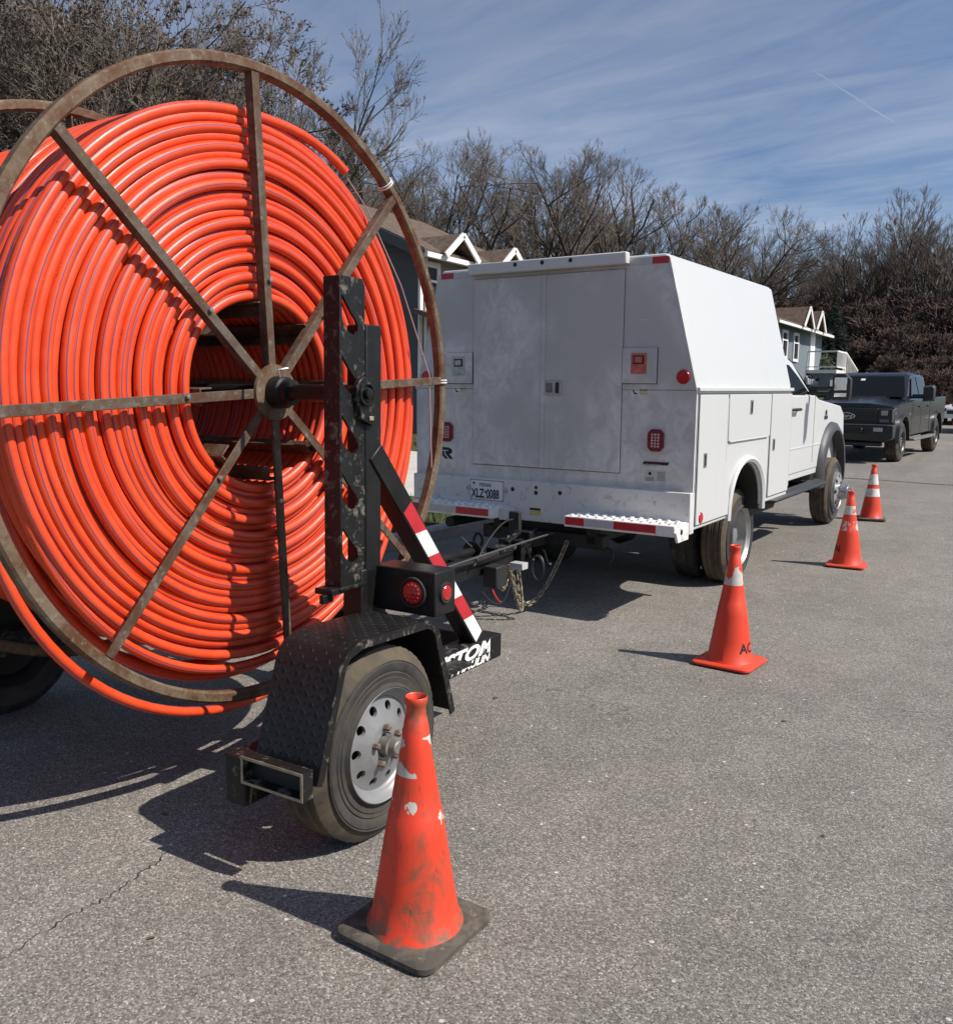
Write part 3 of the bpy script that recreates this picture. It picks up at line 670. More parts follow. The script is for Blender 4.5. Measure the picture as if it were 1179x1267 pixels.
bareA = make_tree('bare_tree', 11, 17, M_BARK, M_TWIG, leaders=5, n_child=(8, 6, 6, 5), ang=40, up=0.26, twig_r=0.008, split=0.24, ratio=0.54, lf=3.2, r0=0.016, rk=0.70, jit=0.13)
bareB = make_tree('bare_tree', 23, 17, M_BARK, M_TWIG, leaders=4, n_child=(9, 6, 6, 5), ang=44, up=0.24, twig_r=0.008, split=0.28, ratio=0.56, lf=2.8, r0=0.017, rk=0.70, jit=0.14)
bareC = make_tree('bare_tree', 37, 17, M_BARK, M_TWIG, leaders=7, n_child=(7, 6, 5, 5), ang=32, up=0.32, twig_r=0.008, split=0.16, ratio=0.56, lf=3.6, r0=0.013, rk=0.66, jit=0.11)
budT = make_tree('budding_tree', 41, 15, M_BARK, M_TWIG2, leaf=(M_BUD, 2, 0.035), leaders=6, n_child=(8, 6, 6, 4), ang=38, up=0.26, twig_r=0.0065, split=0.2, ratio=0.56, lf=3.0, rk=0.68)
leafT = make_tree('leaf_clad_tree', 53, 14, M_BARK, M_TWIG2, leaf=(M_DEAD, 3, 0.052), leaders=7, n_child=(8, 7, 6, 5), ang=46, up=0.14, twig_r=0.0055, split=0.16, jit=0.16, ratio=0.58, lf=2.8, rk=0.66)
brush = make_tree('brush_tree', 61, 9, M_TWIGR, M_TWIGR, leaf=(M_REDLEAF, 1, 0.05), leaders=14, n_child=(8, 6, 6, 4), ang=46, up=0.20, twig_r=0.011, split=0.05, tmin=0.05)
used = set()
def plant(proto, px, py, D, rz, label, cat='tree', group=None, z_off=0.0, base_h=None):
    loc, h = top_at(px, py, D)
    sc = h / base_h
    if proto.name in used: o = copy_tree(proto, loc, rz, sc)
    else:
        o = proto; used.add(proto.name); o.location = loc; o.rotation_euler = (0, 0, rz); o.scale = (sc, sc, sc)
    return tag(o, label, cat, group)
rnd = random.Random(9)
line = [(440, 135, 48, 0), (492, 158, 56, 2), (535, 185, 64, 0), (600, 162, 58, 1), (652, 200, 66, 2), (690, 192, 70, 0), (738, 176, 60, 1), (778, 200, 66, 2),
        (822, 222, 66, 1), (862, 250, 72, 0), (905, 252, 64, 1), (948, 278, 76, 2), (985, 306, 84, 0), (560, 235, 80, 2), (640, 245, 84, 1), (720, 250, 86, 2), (800, 262, 88, 0), (880, 285, 88, 1), (1010, 290, 76, 2), (470, 215, 78, 1)]
for (px, py, D, k) in line:
    if px < 570: lb, gr = 'leafless tree rising behind the brown roof of the grey house', 'bare trees behind the grey house'
    elif px < 840: lb, gr = 'leafless grey brown tree standing above the roof of the white truck box', 'bare trees above the truck box'
    else: lb, gr = 'leafless tree above the leaning side of the truck box and the blue house', 'bare trees towards the blue house'
    plant((bareA, bareB, bareC)[k], px, py, D, rnd.uniform(0, 6.28), lb, group=gr, base_h=17)
for (px, py, D, k) in [(1052, 262, 66, 2), (1100, 232, 62, 2), (1160, 226, 60, 2), (1135, 262, 70, 1), (1200, 250, 60, 0), (1078, 300, 74, 0)]:
    plant((bareA, bareB, bareC)[k], px, py, D, rnd.uniform(0, 6.28), 'tall bare tree rising out of the reddish brush', group='tall trees over the brush', base_h=17)
for (px, py, D) in [(1030, 372, 68), (1062, 352, 62), (1095, 345, 58), (1128, 338, 60), (1160, 345, 56), (1192, 340, 58), (1110, 385, 54), (1150, 392, 50), (1185, 395, 50), (990, 345, 74), (955, 352, 78), (1112, 425, 50), (1150, 425, 44), (1190, 420, 43), (1170, 438, 40)]:
    plant(brush, px, py, D, rnd.uniform(0, 6.28), 'dense reddish brown brush standing behind the black pickup', 'shrub', 'reddish brush thicket', base_h=9)
for (px, py, D) in [(322, -15, 42), (275, 5, 46), (385, 120, 50)]:
    plant(budT, px, py, D, rnd.uniform(0, 6.28), 'fine twigged budding tree rising behind the top of the reel', group='budding trees behind the reel', base_h=15)
for (px, py, D) in [(80, -120, 24), (205, -30, 29), (-60, -60, 26), (120, 10, 36), (-20, 0, 38), (250, 40, 40), (40, -40, 31), (165, 0, 30), (10, 0, 30)]:
    plant(leafT, px, py, D, rnd.uniform(0, 6.28), 'tangled tree with dry brown leaves behind the upper left of the reel', group='leaf clad trees behind the reel', base_h=14)

def conifer():
    loc, h = top_at(1033, 376, 55)
    root = thing('conifer', 'dark green conifer between the blue house and the reddish brush', 'tree', loc)
    MB().tube([(0, 0, 0), (0, 0, h * 0.5), (0, 0, h)], [0.16, 0.10, 0.02], 7).build('trunk', M_BARK, root)
    rng = np.random.default_rng(8); Q = []
    for i in range(420):
        t = rng.random() ** 0.8; z = 0.4 + t * (h - 0.5); L = (1 - t) * 2.4 * (0.75 + 0.5 * rng.random()) + 0.15; a = rng.random() * 2 * PI
        for s in np.linspace(0.15, 1, int(5 + L * 10)):
            c = np.array([math.cos(a) * L * s, math.sin(a) * L * s, z - 0.35 * L * s * s + 0.1 * L])
            for _ in range(3):
                d = rng.normal(size=3); d[2] *= 0.5; d /= np.linalg.norm(d); e = np.cross(d, rng.normal(size=3)); e /= np.linalg.norm(e)
                Q.append([c - e * 0.018, c + d * 0.20, c + e * 0.018])
    np_mesh('crown', np.array(Q).reshape(-1, 3), np.arange(len(Q) * 3).reshape(-1, 3), mat('conifer_needles', (0.022, 0.036, 0.024), 0.8, 0, 0.4, 1.0), root, smooth=False)
conifer()
# a small clipped bush by the stair of the blue house
def bush():
    loc, h = top_at(1013, 449, 50); 
    root = thing('bush', 'small dark green bush at the foot of the blue house stair', 'bush', loc)
    rng = np.random.default_rng(4); n = 2200; d = rng.normal(size=(n, 3)); d /= np.linalg.norm(d, axis=1, keepdims=True)
    c = d * (rng.random((n, 1)) ** 0.33) * np.array([0.9, 0.9, 1.05]) + np.array([0, 0, 1.0])
    a = rng.normal(size=(n, 3)); a /= np.linalg.norm(a, axis=1, keepdims=True); e = np.cross(a, d); e /= np.linalg.norm(e, axis=1, keepdims=True)
    q = np.stack([c - a * .09, c + e * .05, c + a * .09, c - e * .05], 1).reshape(-1, 3)
    np_mesh('foliage', q, np.arange(4 * n).reshape(-1, 4), mat('bush_leaves', (0.045, 0.060, 0.022), 0.8, 0, 0.4, 2), root, smooth=False)
    MB().tube([(0, 0, 0), (0.02, 0, 0.5), (0, 0.03, 1.0)], 0.05, 5).build('stem', M_BARK, root)
bush()

# ================================================================== wheels
def make_wheel(root, c, side, Rt, W, rr, outward, holes=10, rim_m=None, tyre_m=None, nuts=5, hub_r=0.05, hub_l=0.06, dish=0.03, hole_r=0.016, lip=0.0, hub_m=None, nut_m=None, deep=None):
    """wheel whose outer sidewall lies at c.x, rolling about x; side=+1 faces +x. wheel (disc) > tyre, hub, lug_nut"""
    x0, y0, z0 = c; S = side; rim_m = rim_m or M_SILVER; tyre_m = tyre_m or M_TYRE; hub_m = hub_m or M_GALV; nut_m = nut_m or M_GALV
    o = (x0, y0, z0)
    nseg = 168
    # tyre: outer sidewall bead to tread to inner bead, tread notched at the shoulders
    prof = [(0.012, rr), (-0.002, rr + 0.012), (0.001, rr + (Rt - rr) * 0.22), (-0.003, rr + (Rt - rr) * 0.24), (0.001, rr + (Rt - rr) * 0.34), (-0.003, rr + (Rt - rr) * 0.37), (0.003, rr + (Rt - rr) * 0.44), (0.004, Rt - (Rt - rr) * 0.40), (0.0005, Rt - (Rt - rr) * 0.37), (0.003, Rt - (Rt - rr) * 0.34), (-0.006, Rt - 0.045), (-0.018, Rt - 0.018), (-0.034, Rt - 0.003)]
    t = MB(); vs = []; fs = []
    g = [-0.034 - (W - 0.068) * k / 16 for k in range(17)]
    tread = []
    for k, h in enumerate(g):
        tread.append((h, Rt - (0.009 if k in (3, 7, 9, 13) else 0.0)))
    full = prof[:-1] + tread + [(-W + 0.018, Rt - 0.018), (-W + 0.006, Rt - 0.045), (-W, (Rt + rr) / 2), (-W + 0.01, rr + 0.01), (-W + 0.03, rr)]
    for i, (h, r) in enumerate(full):
        for k in range(nseg):
            a = 2 * PI * k / nseg; q = r
            if (11 <= i <= 13 or len(full) - 8 <= i <= len(full) - 6) and k % 3 == 0: q -= 0.0022
            vs.append((x0 + S * h, y0 + q * math.cos(a), z0 + q * math.sin(a)))
    for i in range(len(full) - 1):
        for k in range(nseg): fs.append((i * nseg + k, i * nseg + (k + 1) % nseg, (i + 1) * nseg + (k + 1) % nseg, (i + 1) * nseg + k))
    t.add(vs, fs)
    # disc with round hand holes: radial sheets split round each hole
    d = MB(); dd = deep if deep is not None else dish
    lipprof = [(0.004, rr + 0.004), (0.010, rr - 0.004), (0.002, rr - 0.012), (-0.012, rr - 0.018), (-0.02, rr - 0.030), (-dd - 0.01, rr - 0.034), (-dd - 0.022, rr - 0.042)]
    d.lathe([(S * h, r) for h, r in lipprof] + [(S * (-W * 0.75), rr - 0.042), (S * (-W * 0.9), rr - 0.005)], o, 0, 72, cap=False)
    # face ring between r1 and r2 with openings
    r2 = rr - 0.040; r1 = r2 * 0.50; rm = (r1 + r2) / 2 + 0.010; fx = -dd - 0.018
    def fz(r): return fx + 0.030 * max(0, 1 - abs(r - r1 * 1.02) / (r2 - r1)) ** 1.3 if not lip else fx
    per = 12; N = holes * per
    def P(r, a): return (x0 + S * fz(r), y0 + r * math.cos(a), z0 + r * math.sin(a))
    for hI in range(holes):
        a0 = 2 * PI * hI / holes; da = PI / holes
        hole = []; outer = []
        for k in range(16):
            th = 2 * PI * k / 16
            hole.append(P(rm + hole_r * math.sin(th), a0 + hole_r * math.cos(th) / rm))
        corners = []
        for k in range(16):
            th = 2 * PI * k / 16; cx, cy = math.cos(th), math.sin(th); m = max(abs(cx), abs(cy))
            u, v = cx / m, cy / m
            r = rm + (v * (r2 - rm) if v > 0 else v * (rm - r1)); corners.append(P(r, a0 + u * da))
        base = len(d.v); d.v += hole + corners
        inner = [(p[0] - S * 0.012, p[1], p[2]) for p in hole]; d.v += inner
        for k in range(16):
            k2 = (k + 1) % 16
            d.f.append((base + k, base + k2, base + 16 + k2, base + 16 + k)); d.f.append((base + k, base + 32 + k, base + 32 + k2, base + k2))
    # centre
    d.lathe([(S * fz(r1), r1), (S * (fx + 0.032), r1 * 0.92), (S * (fx + 0.030), hub_r * 1.1), (S * (fx + 0.02), hub_r)], o, 0, 48, cap=False)
    dark = MB().lathe([(S * (-W * 0.8), rr - 0.05), (S * (-W * 0.8) + S * 0.005, 0.0)], o, 0, 40)
    w = d.build('wheel', rim_m, root, angle=50)
    ty = t.build('tyre', tyre_m, w, angle=30); ty.data.materials.append(M_WALL)
    lim = rr + (Rt - rr) * 0.66
    ty.data.polygons.foreach_set('material_index', [1 if math.hypot(p.center.y - y0, p.center.z - z0) < lim else 0 for p in ty.data.polygons])
    dark.build('brake_drum', M_DARK, w)
    h = MB().lathe([(S * (fx + 0.0), hub_r), (S * (fx + hub_l * 0.7), hub_r * 0.92), (S * (fx + hub_l * 0.72), hub_r * 0.66), (S * (fx + hub_l), hub_r * 0.62), (S * (fx + hub_l + 0.004), hub_r * 0.5), (S * (fx + hub_l + 0.004), 0.0)], o, 0, 28)
    h.build('hub', hub_m, w)
    for k in range(nuts):
        a = 2 * PI * (k + 0.3) / nuts; rn = (hub_r + r1) / 2 + 0.004
        MB().lathe([(S * (fx + 0.025), 0.013), (S * (fx + 0.050), 0.012), (S * (fx + 0.056), 0.007), (S * (fx + 0.056), 0)], (x0, y0 + rn * math.cos(a), z0 + rn * math.sin(a)), 0, 6).build('lug_nut', nut_m, w, smooth=False)
    return w

# ================================================================== white service truck
TX, TY = -2.14, 5.917
AX = 1.22          # rear axle ahead of the tail
PITCH = 0.017
M_SEAL = mat('grey_rubber_seal', (0.16, 0.155, 0.15), 0.7, 0, 0.2, 20)
truck = thing('service_truck', 'white utility service truck with enclosed box body hitched to the reel trailer', 'truck', (TX, TY + AX, gz(TY + AX)))
truck.rotation_euler = (PITCH, 0, 0)
def tk(b): return b.xf(Matrix.Translation((0, -AX, 0.020)))
W = 2.39
ZB, ZA, ZL, ZT, INS, BL = 0.635, 0.905, 1.605, 2.53, 0.227, 2.42
# --- service body: lower compartments with wheel arch, upper canopy with leaning sides
def arch(yc, zc, r, z0, n=14, flat=1.0):
    return [(yc - r * math.cos(PI * i / n) * flat, max(z0, zc + r * math.sin(PI * i / n))) for i in range(n + 1)]
WYC, WZC, WR = 1.185, 0.62, 0.415
side_poly = [(0, ZB), (0, ZL), (BL, ZL), (BL, ZB + 0.02)] + [(WYC + WR, ZB + 0.02)] + [(WYC + WR * math.cos(PI * i / 14), 0.62 + (WR - 0.0) * math.sin(PI * i / 14) ** 0.8) for i in range(1, 14)] + [(WYC - WR, ZB)]
for (xa, xb) in ((-0.38, 0.0), (-W, -W + 0.38)):
    tk(MB().prism(side_poly, 0, xa, xb)).build('body_side', M_WHITE, truck, bevel=0.012, angle=30)
tk(MB().box(-W + 0.38, -0.38, 0.02, BL, ZB + 0.05, ZL)).build('body_core', M_DUSTY, truck, smooth=False)
can = MB().loft([[(-W + 0.012, y, ZL - 0.01), (-0.012, y, ZL - 0.01), (-0.014, y, ZL + 0.05), (-INS, y, ZT - 0.03), (-INS - 0.035, y, ZT), (-W + INS + 0.035, y, ZT), (-W + INS, y, ZT - 0.03), (-W + 0.014, y, ZL + 0.05)] for y in (0.005, BL - 0.30 + 0.30)])
tk(can).build('canopy', M_WHITE, truck, bevel=0.01, angle=25)
tk(MB().box(-0.03, 0.022, -0.004, BL, ZL - 0.008, ZL + 0.022)).build('ledge_rail', M_WHITE, truck, bevel=0.006)
tk(MB().box(-W - 0.022, -W + 0.03, -0.004, BL, ZL - 0.008, ZL + 0.022)).build('ledge_rail', M_WHITE, truck, bevel=0.006)
for xa in (-0.385, -W + 0.015):
    ln = [[(x, WYC + (WR - 0.014) * math.cos(PI * i / 20), 0.612 + (WR - 0.010) * max(0.0, math.sin(PI * i / 20)) ** 0.8) for x in (xa, xa + 0.37)] for i in range(21)]
    tk(MB().loft(ln, closed_ring=False, caps=False)).build('wheel_arch_liner', M_DARK, truck)
# raised arch lip
lip = [(0.012, WYC + (WR + 0.03) * math.cos(PI * i / 20), 0.62 + (WR + 0.03) * max(0, math.sin(PI * i / 20)) ** 0.8) for i in range(21)]
tk(MB().tube([(0.006, y, z) for (_, y, z) in lip], 0.028, 6)).build('wheel_arch_lip', M_WHITE, truck)
# side compartment doors: slightly proud panels with dark seams round them
def door(poly, nm='compartment_door', gap=0.006):
    ys = [p[0] for p in poly]; zs = [p[1] for p in poly]; cy, cz = sum(ys) / len(ys), sum(zs) / len(zs)
    tk(MB().prism([(cy + (y - cy) * (1 + gap / max(.2, abs(y - cy))), cz + (z - cz) * (1 + gap / max(.2, abs(z - cz)))) for y, z in poly], 0, -0.005, 0.0025)).build('door_seal', M_BLACK, truck, smooth=False)
    d = tk(MB().prism(poly, 0, 0.0, 0.014)).build(nm, M_WHITE, truck, bevel=0.004); return d
def latch(par, y, z, w=0.055, h=0.10, plane='x', x=0.014, paint=None):
    if plane == 'x':
        l = tk(MB().box(x, x + 0.006, y - w / 2, y + w / 2, z - h / 2, z + h / 2)).build('latch', M_GALV, par, bevel=0.002)
        tk(MB().box(x + 0.006, x + 0.009, y - w * 0.33, y + w * 0.10, z - h * 0.38, z + h * 0.38)).build('latch_recess', M_BLACK, par, smooth=False)
    return l
d1 = door([(0.035, 0.67), (0.035, ZL - 0.03), (0.625, ZL - 0.03), (0.625, 1.05), (0.70, 0.95), (0.735, 0.80), (0.735, 0.67)])
d2 = door([(0.66, 1.225), (0.66, ZL - 0.03), (1.745, ZL - 0.03), (1.745, 1.225)])
d3 = door([(1.775, 0.70), (1.775, ZL - 0.03), (2.395, ZL - 0.03), (2.395, 0.70)])
latch(d1, 0.165, 1.12); latch(d2, 1.19, 1.475, 0.06, 0.11); latch(d3, 1.865, 1.145)
for (dd_, y, z0, z1) in ((d1, 0.628, 1.08, 1.55), (d3, 2.398, 0.74, 1.54)):
    tk(MB().tube([(0.010, y, z0), (0.010, y, z1)], 0.007, 8)).build('hinge', M_WHITE, dd_)
tk(MB().tube([(0.010, 0.70, 1.222), (0.010, 1.70, 1.222)], 0.007, 8)).build('hinge', M_WHITE, d2)
tk(MB().lathe([(0.014, 0.042), (0.020, 0.036), (0.021, 0)], (0, 0.125, 0.715), 0, 20)).build('side_reflector', M_REDREF, truck)
# --- rear face (plane y=0, looking towards -y)
def rbox(x0, x1, z0, z1, d0, d1): return tk(MB().box(x0, x1, -d1, -d0, z0, z1))
rear = [(-W, ZA - 0.02), (-0.0, ZA - 0.02), (0, ZL), (-0.012, ZL + 0.05), (-INS, ZT - 0.028), (-W + INS, ZT - 0.028), (-W + 0.012, ZL + 0.05), (-W, ZL)]
tk(MB().prism(rear, 1, -0.012, 0.02)).build('rear_wall', M_DUSTY, truck, smooth=False)
tk(MB().box(-W + 0.004, -0.004, -0.0145, -0.012, ZL - 0.002, ZL + 0.001)).build('rear_seam', M_SEAL, truck, smooth=False)
XS = -1.19
for (a, c) in ((-1.818, XS - 0.008), (XS + 0.008, -0.552)):
    rbox(a - 0.004, c + 0.004, 1.005, 2.445, 0.012, 0.0135).build('door_seal', M_SEAL, truck, smooth=False)
    rd = rbox(a, c, 1.012, 2.44, 0.012, 0.026).build('rear_door', M_DUSTY, truck, bevel=0.004)
    if a > -1.3:
        rbox(-1.172, -1.028, 1.562, 1.668, 0.026, 0.033).build('door_latch', M_GALV, rd, bevel=0.003)
        rbox(-1.080, -1.050, 1.575, 1.655, 0.033, 0.036).build('latch_recess', M_BLACK, rd, smooth=False)
        rbox(-1.160, -1.105, 1.580, 1.650, 0.033, 0.0345).build('latch_plate', mat('pitted_latch', (0.20, 0.19, 0.17), 0.5, 0.6, 0.5, 60), rd, smooth=False)
rbox(XS - 0.016, XS + 0.016, 1.012, 2.44, 0.026, 0.034).build('astragal', M_DUSTY, truck, bevel=0.003)
# top drip rail with three marker holes
dr = rbox(-1.845, -0.52, 2.470, 2.552, 0.010, 0.075).build('drip_rail', M_WHITE, truck, bevel=0.008)
for hx in (-1.416, -1.185, -0.953):
    tk(MB().lathe([(-0.0765, 0.016), (-0.078, 0.015), (-0.078, 0.0)], (hx, 0, 2.522), 1, 14)).build('marker_hole', M_INK, dr)
for (a, c, m) in ((-2.140, -2.02, M_REDREF), (-2.02, -1.86, M_GRYTAPE), (-0.505, -0.352, M_GRYTAPE), (-0.352, -0.232, M_REDREF)):
    rbox(a, c, 2.462, 2.508, 0.012, 0.0145).build('reflective_strip', m, truck, smooth=False)
# recessed latch panels left and right
for (a, c, z0, z1, hm) in ((-2.081, -1.832, 1.645, 1.887, M_GALV), (-0.549, -0.292, 1.650, 1.897, mat('weathered_red_latch', (0.50, 0.12, 0.09), 0.6, 0, 0.35, 30))):
    rbox(a - 0.003, c + 0.006, z0 - 0.006, z1 + 0.002, 0.012, 0.0135).build('panel_seal', M_SEAL, truck, smooth=False)
    lp = rbox(a, c, z0, z1, 0.012, 0.030).build('access_panel', M_DUSTY, truck, bevel=0.006)
    mx, mz = (a + c) / 2, (z0 + z1) / 2 + 0.015
    rbox(mx - 0.058, mx + 0.058, mz - 0.072, mz + 0.072, 0.030, 0.036).build('paddle_latch', hm, lp, bevel=0.004)
    rbox(mx - 0.040, mx + 0.040, mz - 0.005, mz + 0.055, 0.036, 0.038).build('latch_recess', M_BLACK, lp, smooth=False)
    rbox(mx - 0.028, mx + 0.030, mz + 0.004, mz + 0.046, 0.038, 0.048).build('paddle', hm, lp, bevel=0.006)
    tk(MB().lathe([(-0.036, 0.026), (-0.040, 0.024), (-0.041, 0.012), (-0.041, 0)], (mx, 0, mz - 0.042), 1, 16)).build('lock_barrel', hm, lp)
    # warning sticker below each panel
    st = rbox(mx - 0.060, mx + 0.072, 1.566, 1.614, 0.012, 0.0135).build('warning_sticker', mat('white_sticker', (0.66, 0.65, 0.60), 0.5, 0, 0.05, 9), truck, smooth=False)
    rbox(mx + 0.004, mx + 0.066, 1.570, 1.610, 0.0135, 0.0142).build('sticker_print', mat('pale_yellow_sticker', (0.50, 0.47, 0.30), 0.5, 0, 0.2, 60), st, smooth=False)
    rbox(mx + 0.004, mx + 0.066, 1.598, 1.610, 0.0142, 0.0147).build('sticker_print', mat('sticker_grey', (0.22, 0.20, 0.12), 0.5, 0, 0.2, 60), st, smooth=False)
    tk(MB().prism([(mx - 0.052, 1.608), (mx - 0.042, 1.608), (mx - 0.030, 1.585), (mx - 0.012, 1.582), (mx - 0.012, 1.574), (mx - 0.034, 1.574)], 1, -0.0143, -0.0134)).build('sticker_print', M_INK, st, smooth=False)
# round reflectors and tail lamps
for x in (-0.100, -W + 0.100):
    tk(MB().lathe([(-0.012, 0.050), (-0.022, 0.044), (-0.024, 0)], (x, 0, 1.695), 1, 28)).build('round_reflector', M_REDREF, truck)
for x0 in (-0.340, -2.140):
    gr = tk(MB().prism([(x0 + u * 0.12, 1.178 + v * 0.155) for u, v in ((0.22, 0), (0.78, 0), (1, 0.18), (1, 0.82), (0.78, 1), (0.22, 1), (0, 0.82), (0, 0.18))], 1, -0.030, -0.012)).build('tail_lamp', mat('maroon_rubber', (0.16, 0.012, 0.02), 0.5, 0, 0.2, 20), truck, bevel=0.004)
    tk(MB().prism([(x0 + 0.022 + u * 0.076, 1.200 + v * 0.111) for u, v in ((0.15, 0), (0.85, 0), (1, 0.12), (1, 0.88), (0.85, 1), (0.15, 1), (0, 0.88), (0, 0.12))], 1, -0.034, -0.030)).build('lens', mat('red_led_lens', (0.26, 0.03, 0.035), 0.15, 0, 0.2, 60), gr, bevel=0.002)
    for i in range(3):
        for j in range(5):
            tk(MB().lathe([(-0.034, 0.0085), (-0.0365, 0.007), (-0.037, 0)], (x0 + 0.037 + i * 0.023, 0, 1.214 + j * 0.0205), 1, 8)).build('diode', mat('pale_diode', (0.55, 0.42, 0.42), 0.3, 0, 0.2, 60), gr)
# black R emblem, badge, data sticker
def quad2(pts, d=0.0135): return tk(MB().prism(pts, 1, -d, -0.012))
ex, ez = -2.128, 1.037
em = quad2([(ex + 0.0, ez + 0.092), (ex + 0.062, ez + 0.092), (ex + 0.094, ez + 0.078), (ex + 0.100, ez + 0.060), (ex + 0.090, ez + 0.044), (ex + 0.070, ez + 0.038), (ex + 0.108, ez), (ex + 0.072, ez), (ex + 0.030, ez + 0.042), (ex + 0.030, ez + 0.062), (ex + 0.058, ez + 0.064), (ex + 0.058, ez + 0.070), (ex + 0.0, ez + 0.070)]).build('emblem', M_INK, truck, smooth=False)
quad2([(ex, ez + 0.062), (ex + 0.020, ez + 0.062), (ex + 0.020, ez + 0.036), (ex + 0.058, ez), (ex + 0.026, ez), (ex, ez + 0.026)]).build('emblem_bar', M_INK, em, smooth=False)
bd = tk(MB().prism([(-0.374, 1.083), (-0.188, 1.083), (-0.178, 1.104), (-0.364, 1.104)], 1, -0.016, -0.012)).build('badge', mat('maroon_badge', (0.035, 0.012, 0.018), 0.35, 0, 0.2, 20), truck, smooth=False)
text_obj('badge_text', 'CLASSIC II', 0.0205, lambda u, v: (-0.360 + u, -AX - 0.0165, 1.0865 + v + 0.008), mat('badge_silver', (0.5, 0.45, 0.45), 0.4, 0.3), truck, bold=0.0004, shear=0.2, sx=1.28)
ds = rbox(-0.358, -0.198, 0.964, 1.046, 0.012, 0.0135).build('data_sticker', mat('grey_sticker', (0.48, 0.48, 0.47), 0.5, 0, 0.06, 30), truck, smooth=False)
tk(MB().lathe([(-0.0140, 0.012), (-0.0145, 0.0)], (-0.318, 0, 1.020), 1, 10)).build('sticker_print', M_INK, ds)
for i in range(4): rbox(-0.350, -0.286, 0.990 - i * 0.007, 0.993 - i * 0.007, 0.0135, 0.0142).build('sticker_print', mat('print_grey', (0.12, 0.12, 0.12), 0.5), ds, smooth=False)
for i in range(7): rbox(-0.262, -0.206, 1.030 - i * 0.009, 1.033 - i * 0.009, 0.0135, 0.0142).build('sticker_print', mat('print_grey', (0.12, 0.12, 0.12), 0.5), ds, smooth=False)
# apron with licence plate, holes, sticker
ap = tk(MB().prism([(-W - 0.002, 0.70), (-W - 0.002, ZA), (0.002, ZA), (0.002, 0.615), (-0.84, 0.615), (-0.84, 0.60), (-1.46, 0.60), (-1.46, 0.70)], 1, -0.055, 0.03)).build('rear_apron', M_MUDDY, truck, bevel=0.006)
for (hx, hzz, r) in ((-1.426, 0.835, 0.017), (-1.218, 0.822, 0.017), (-1.218, 0.862, 0.014), (-1.011, 0.835, 0.017)):
    tk(MB().lathe([(-0.0555, r), (-0.0565, r * .9), (-0.0565, 0)], (hx, 0, hzz), 1, 14)).build('apron_hole', M_INK, ap)
for hx in (-1.838, -1.490):
    tk(MB().lathe([(-0.055, 0.022), (-0.062, 0.020), (-0.063, 0.010), (-0.058, 0.009), (-0.058, 0)], (hx, 0, 0.822), 1, 16)).build('plate_lamp', M_GALV, ap)
tk(MB().box(-1.820, -1.508, -0.0565, -0.055, 0.730, 0.890)).build('plate_frame', M_SEAL, truck, smooth=False)
pl = tk(MB().prism([(-1.815 + u * 0.302, 0.735 + v * 0.150) for u, v in ((0.03, 0), (0.97, 0), (1, 0.06), (1, 0.94), (0.97, 1), (0.03, 1), (0, 0.94), (0, 0.06))], 1, -0.060, -0.055)).build('licence_plate', mat('plate_white', (0.68, 0.69, 0.68), 0.4, 0, 0.03, 30), truck, bevel=0.002)
text_obj('plate_text', 'XLZ', 0.098, lambda u, v: (-1.806 + u, -AX - 0.0608, 0.763 + v + 0.008), M_INK, pl, bold=0.0028, sx=0.66)
text_obj('plate_text', '0088', 0.098, lambda u, v: (-1.664 + u, -AX - 0.0608, 0.763 + v + 0.008), M_INK, pl, bold=0.0028, sx=0.60)
tk(MB().prism([(-1.686, 0.797), (-1.674, 0.785), (-1.662, 0.797), (-1.674, 0.809)], 1, -0.0612, -0.060)).build('plate_star', M_INK, pl, smooth=False)
text_obj('plate_text', 'TEXAS', 0.036, lambda u, v: (-1.735 + u, -AX - 0.0608, 0.852 + v + 0.008), M_INK, pl, bold=0.0009, sx=1.1)
tk(MB().prism([(-1.795, 0.856), (-1.775, 0.852), (-1.772, 0.868), (-1.788, 0.874)], 1, -0.0612, -0.060)).build('plate_star', M_INK, pl, smooth=False)
for (a, c) in ((-1.765, -1.735), (-1.72, -1.61), (-1.60, -1.57)): tk(MB().box(a, c, -0.0612, -0.060, 0.746, 0.751)).build('plate_rule', mat('print_grey', (0.12, 0.12, 0.12), 0.5), pl, smooth=False)
ys = tk(MB().box(-1.270, -1.176, -0.0565, -0.055, 0.650, 0.704)).build('hitch_sticker', mat('yellow_sticker', (0.50, 0.42, 0.16), 0.5, 0, 0.15, 40), truck, smooth=False)
tk(MB().box(-1.270, -1.176, -0.0572, -0.0565, 0.688, 0.704)).build('sticker_print', M_INK, ys, smooth=False)
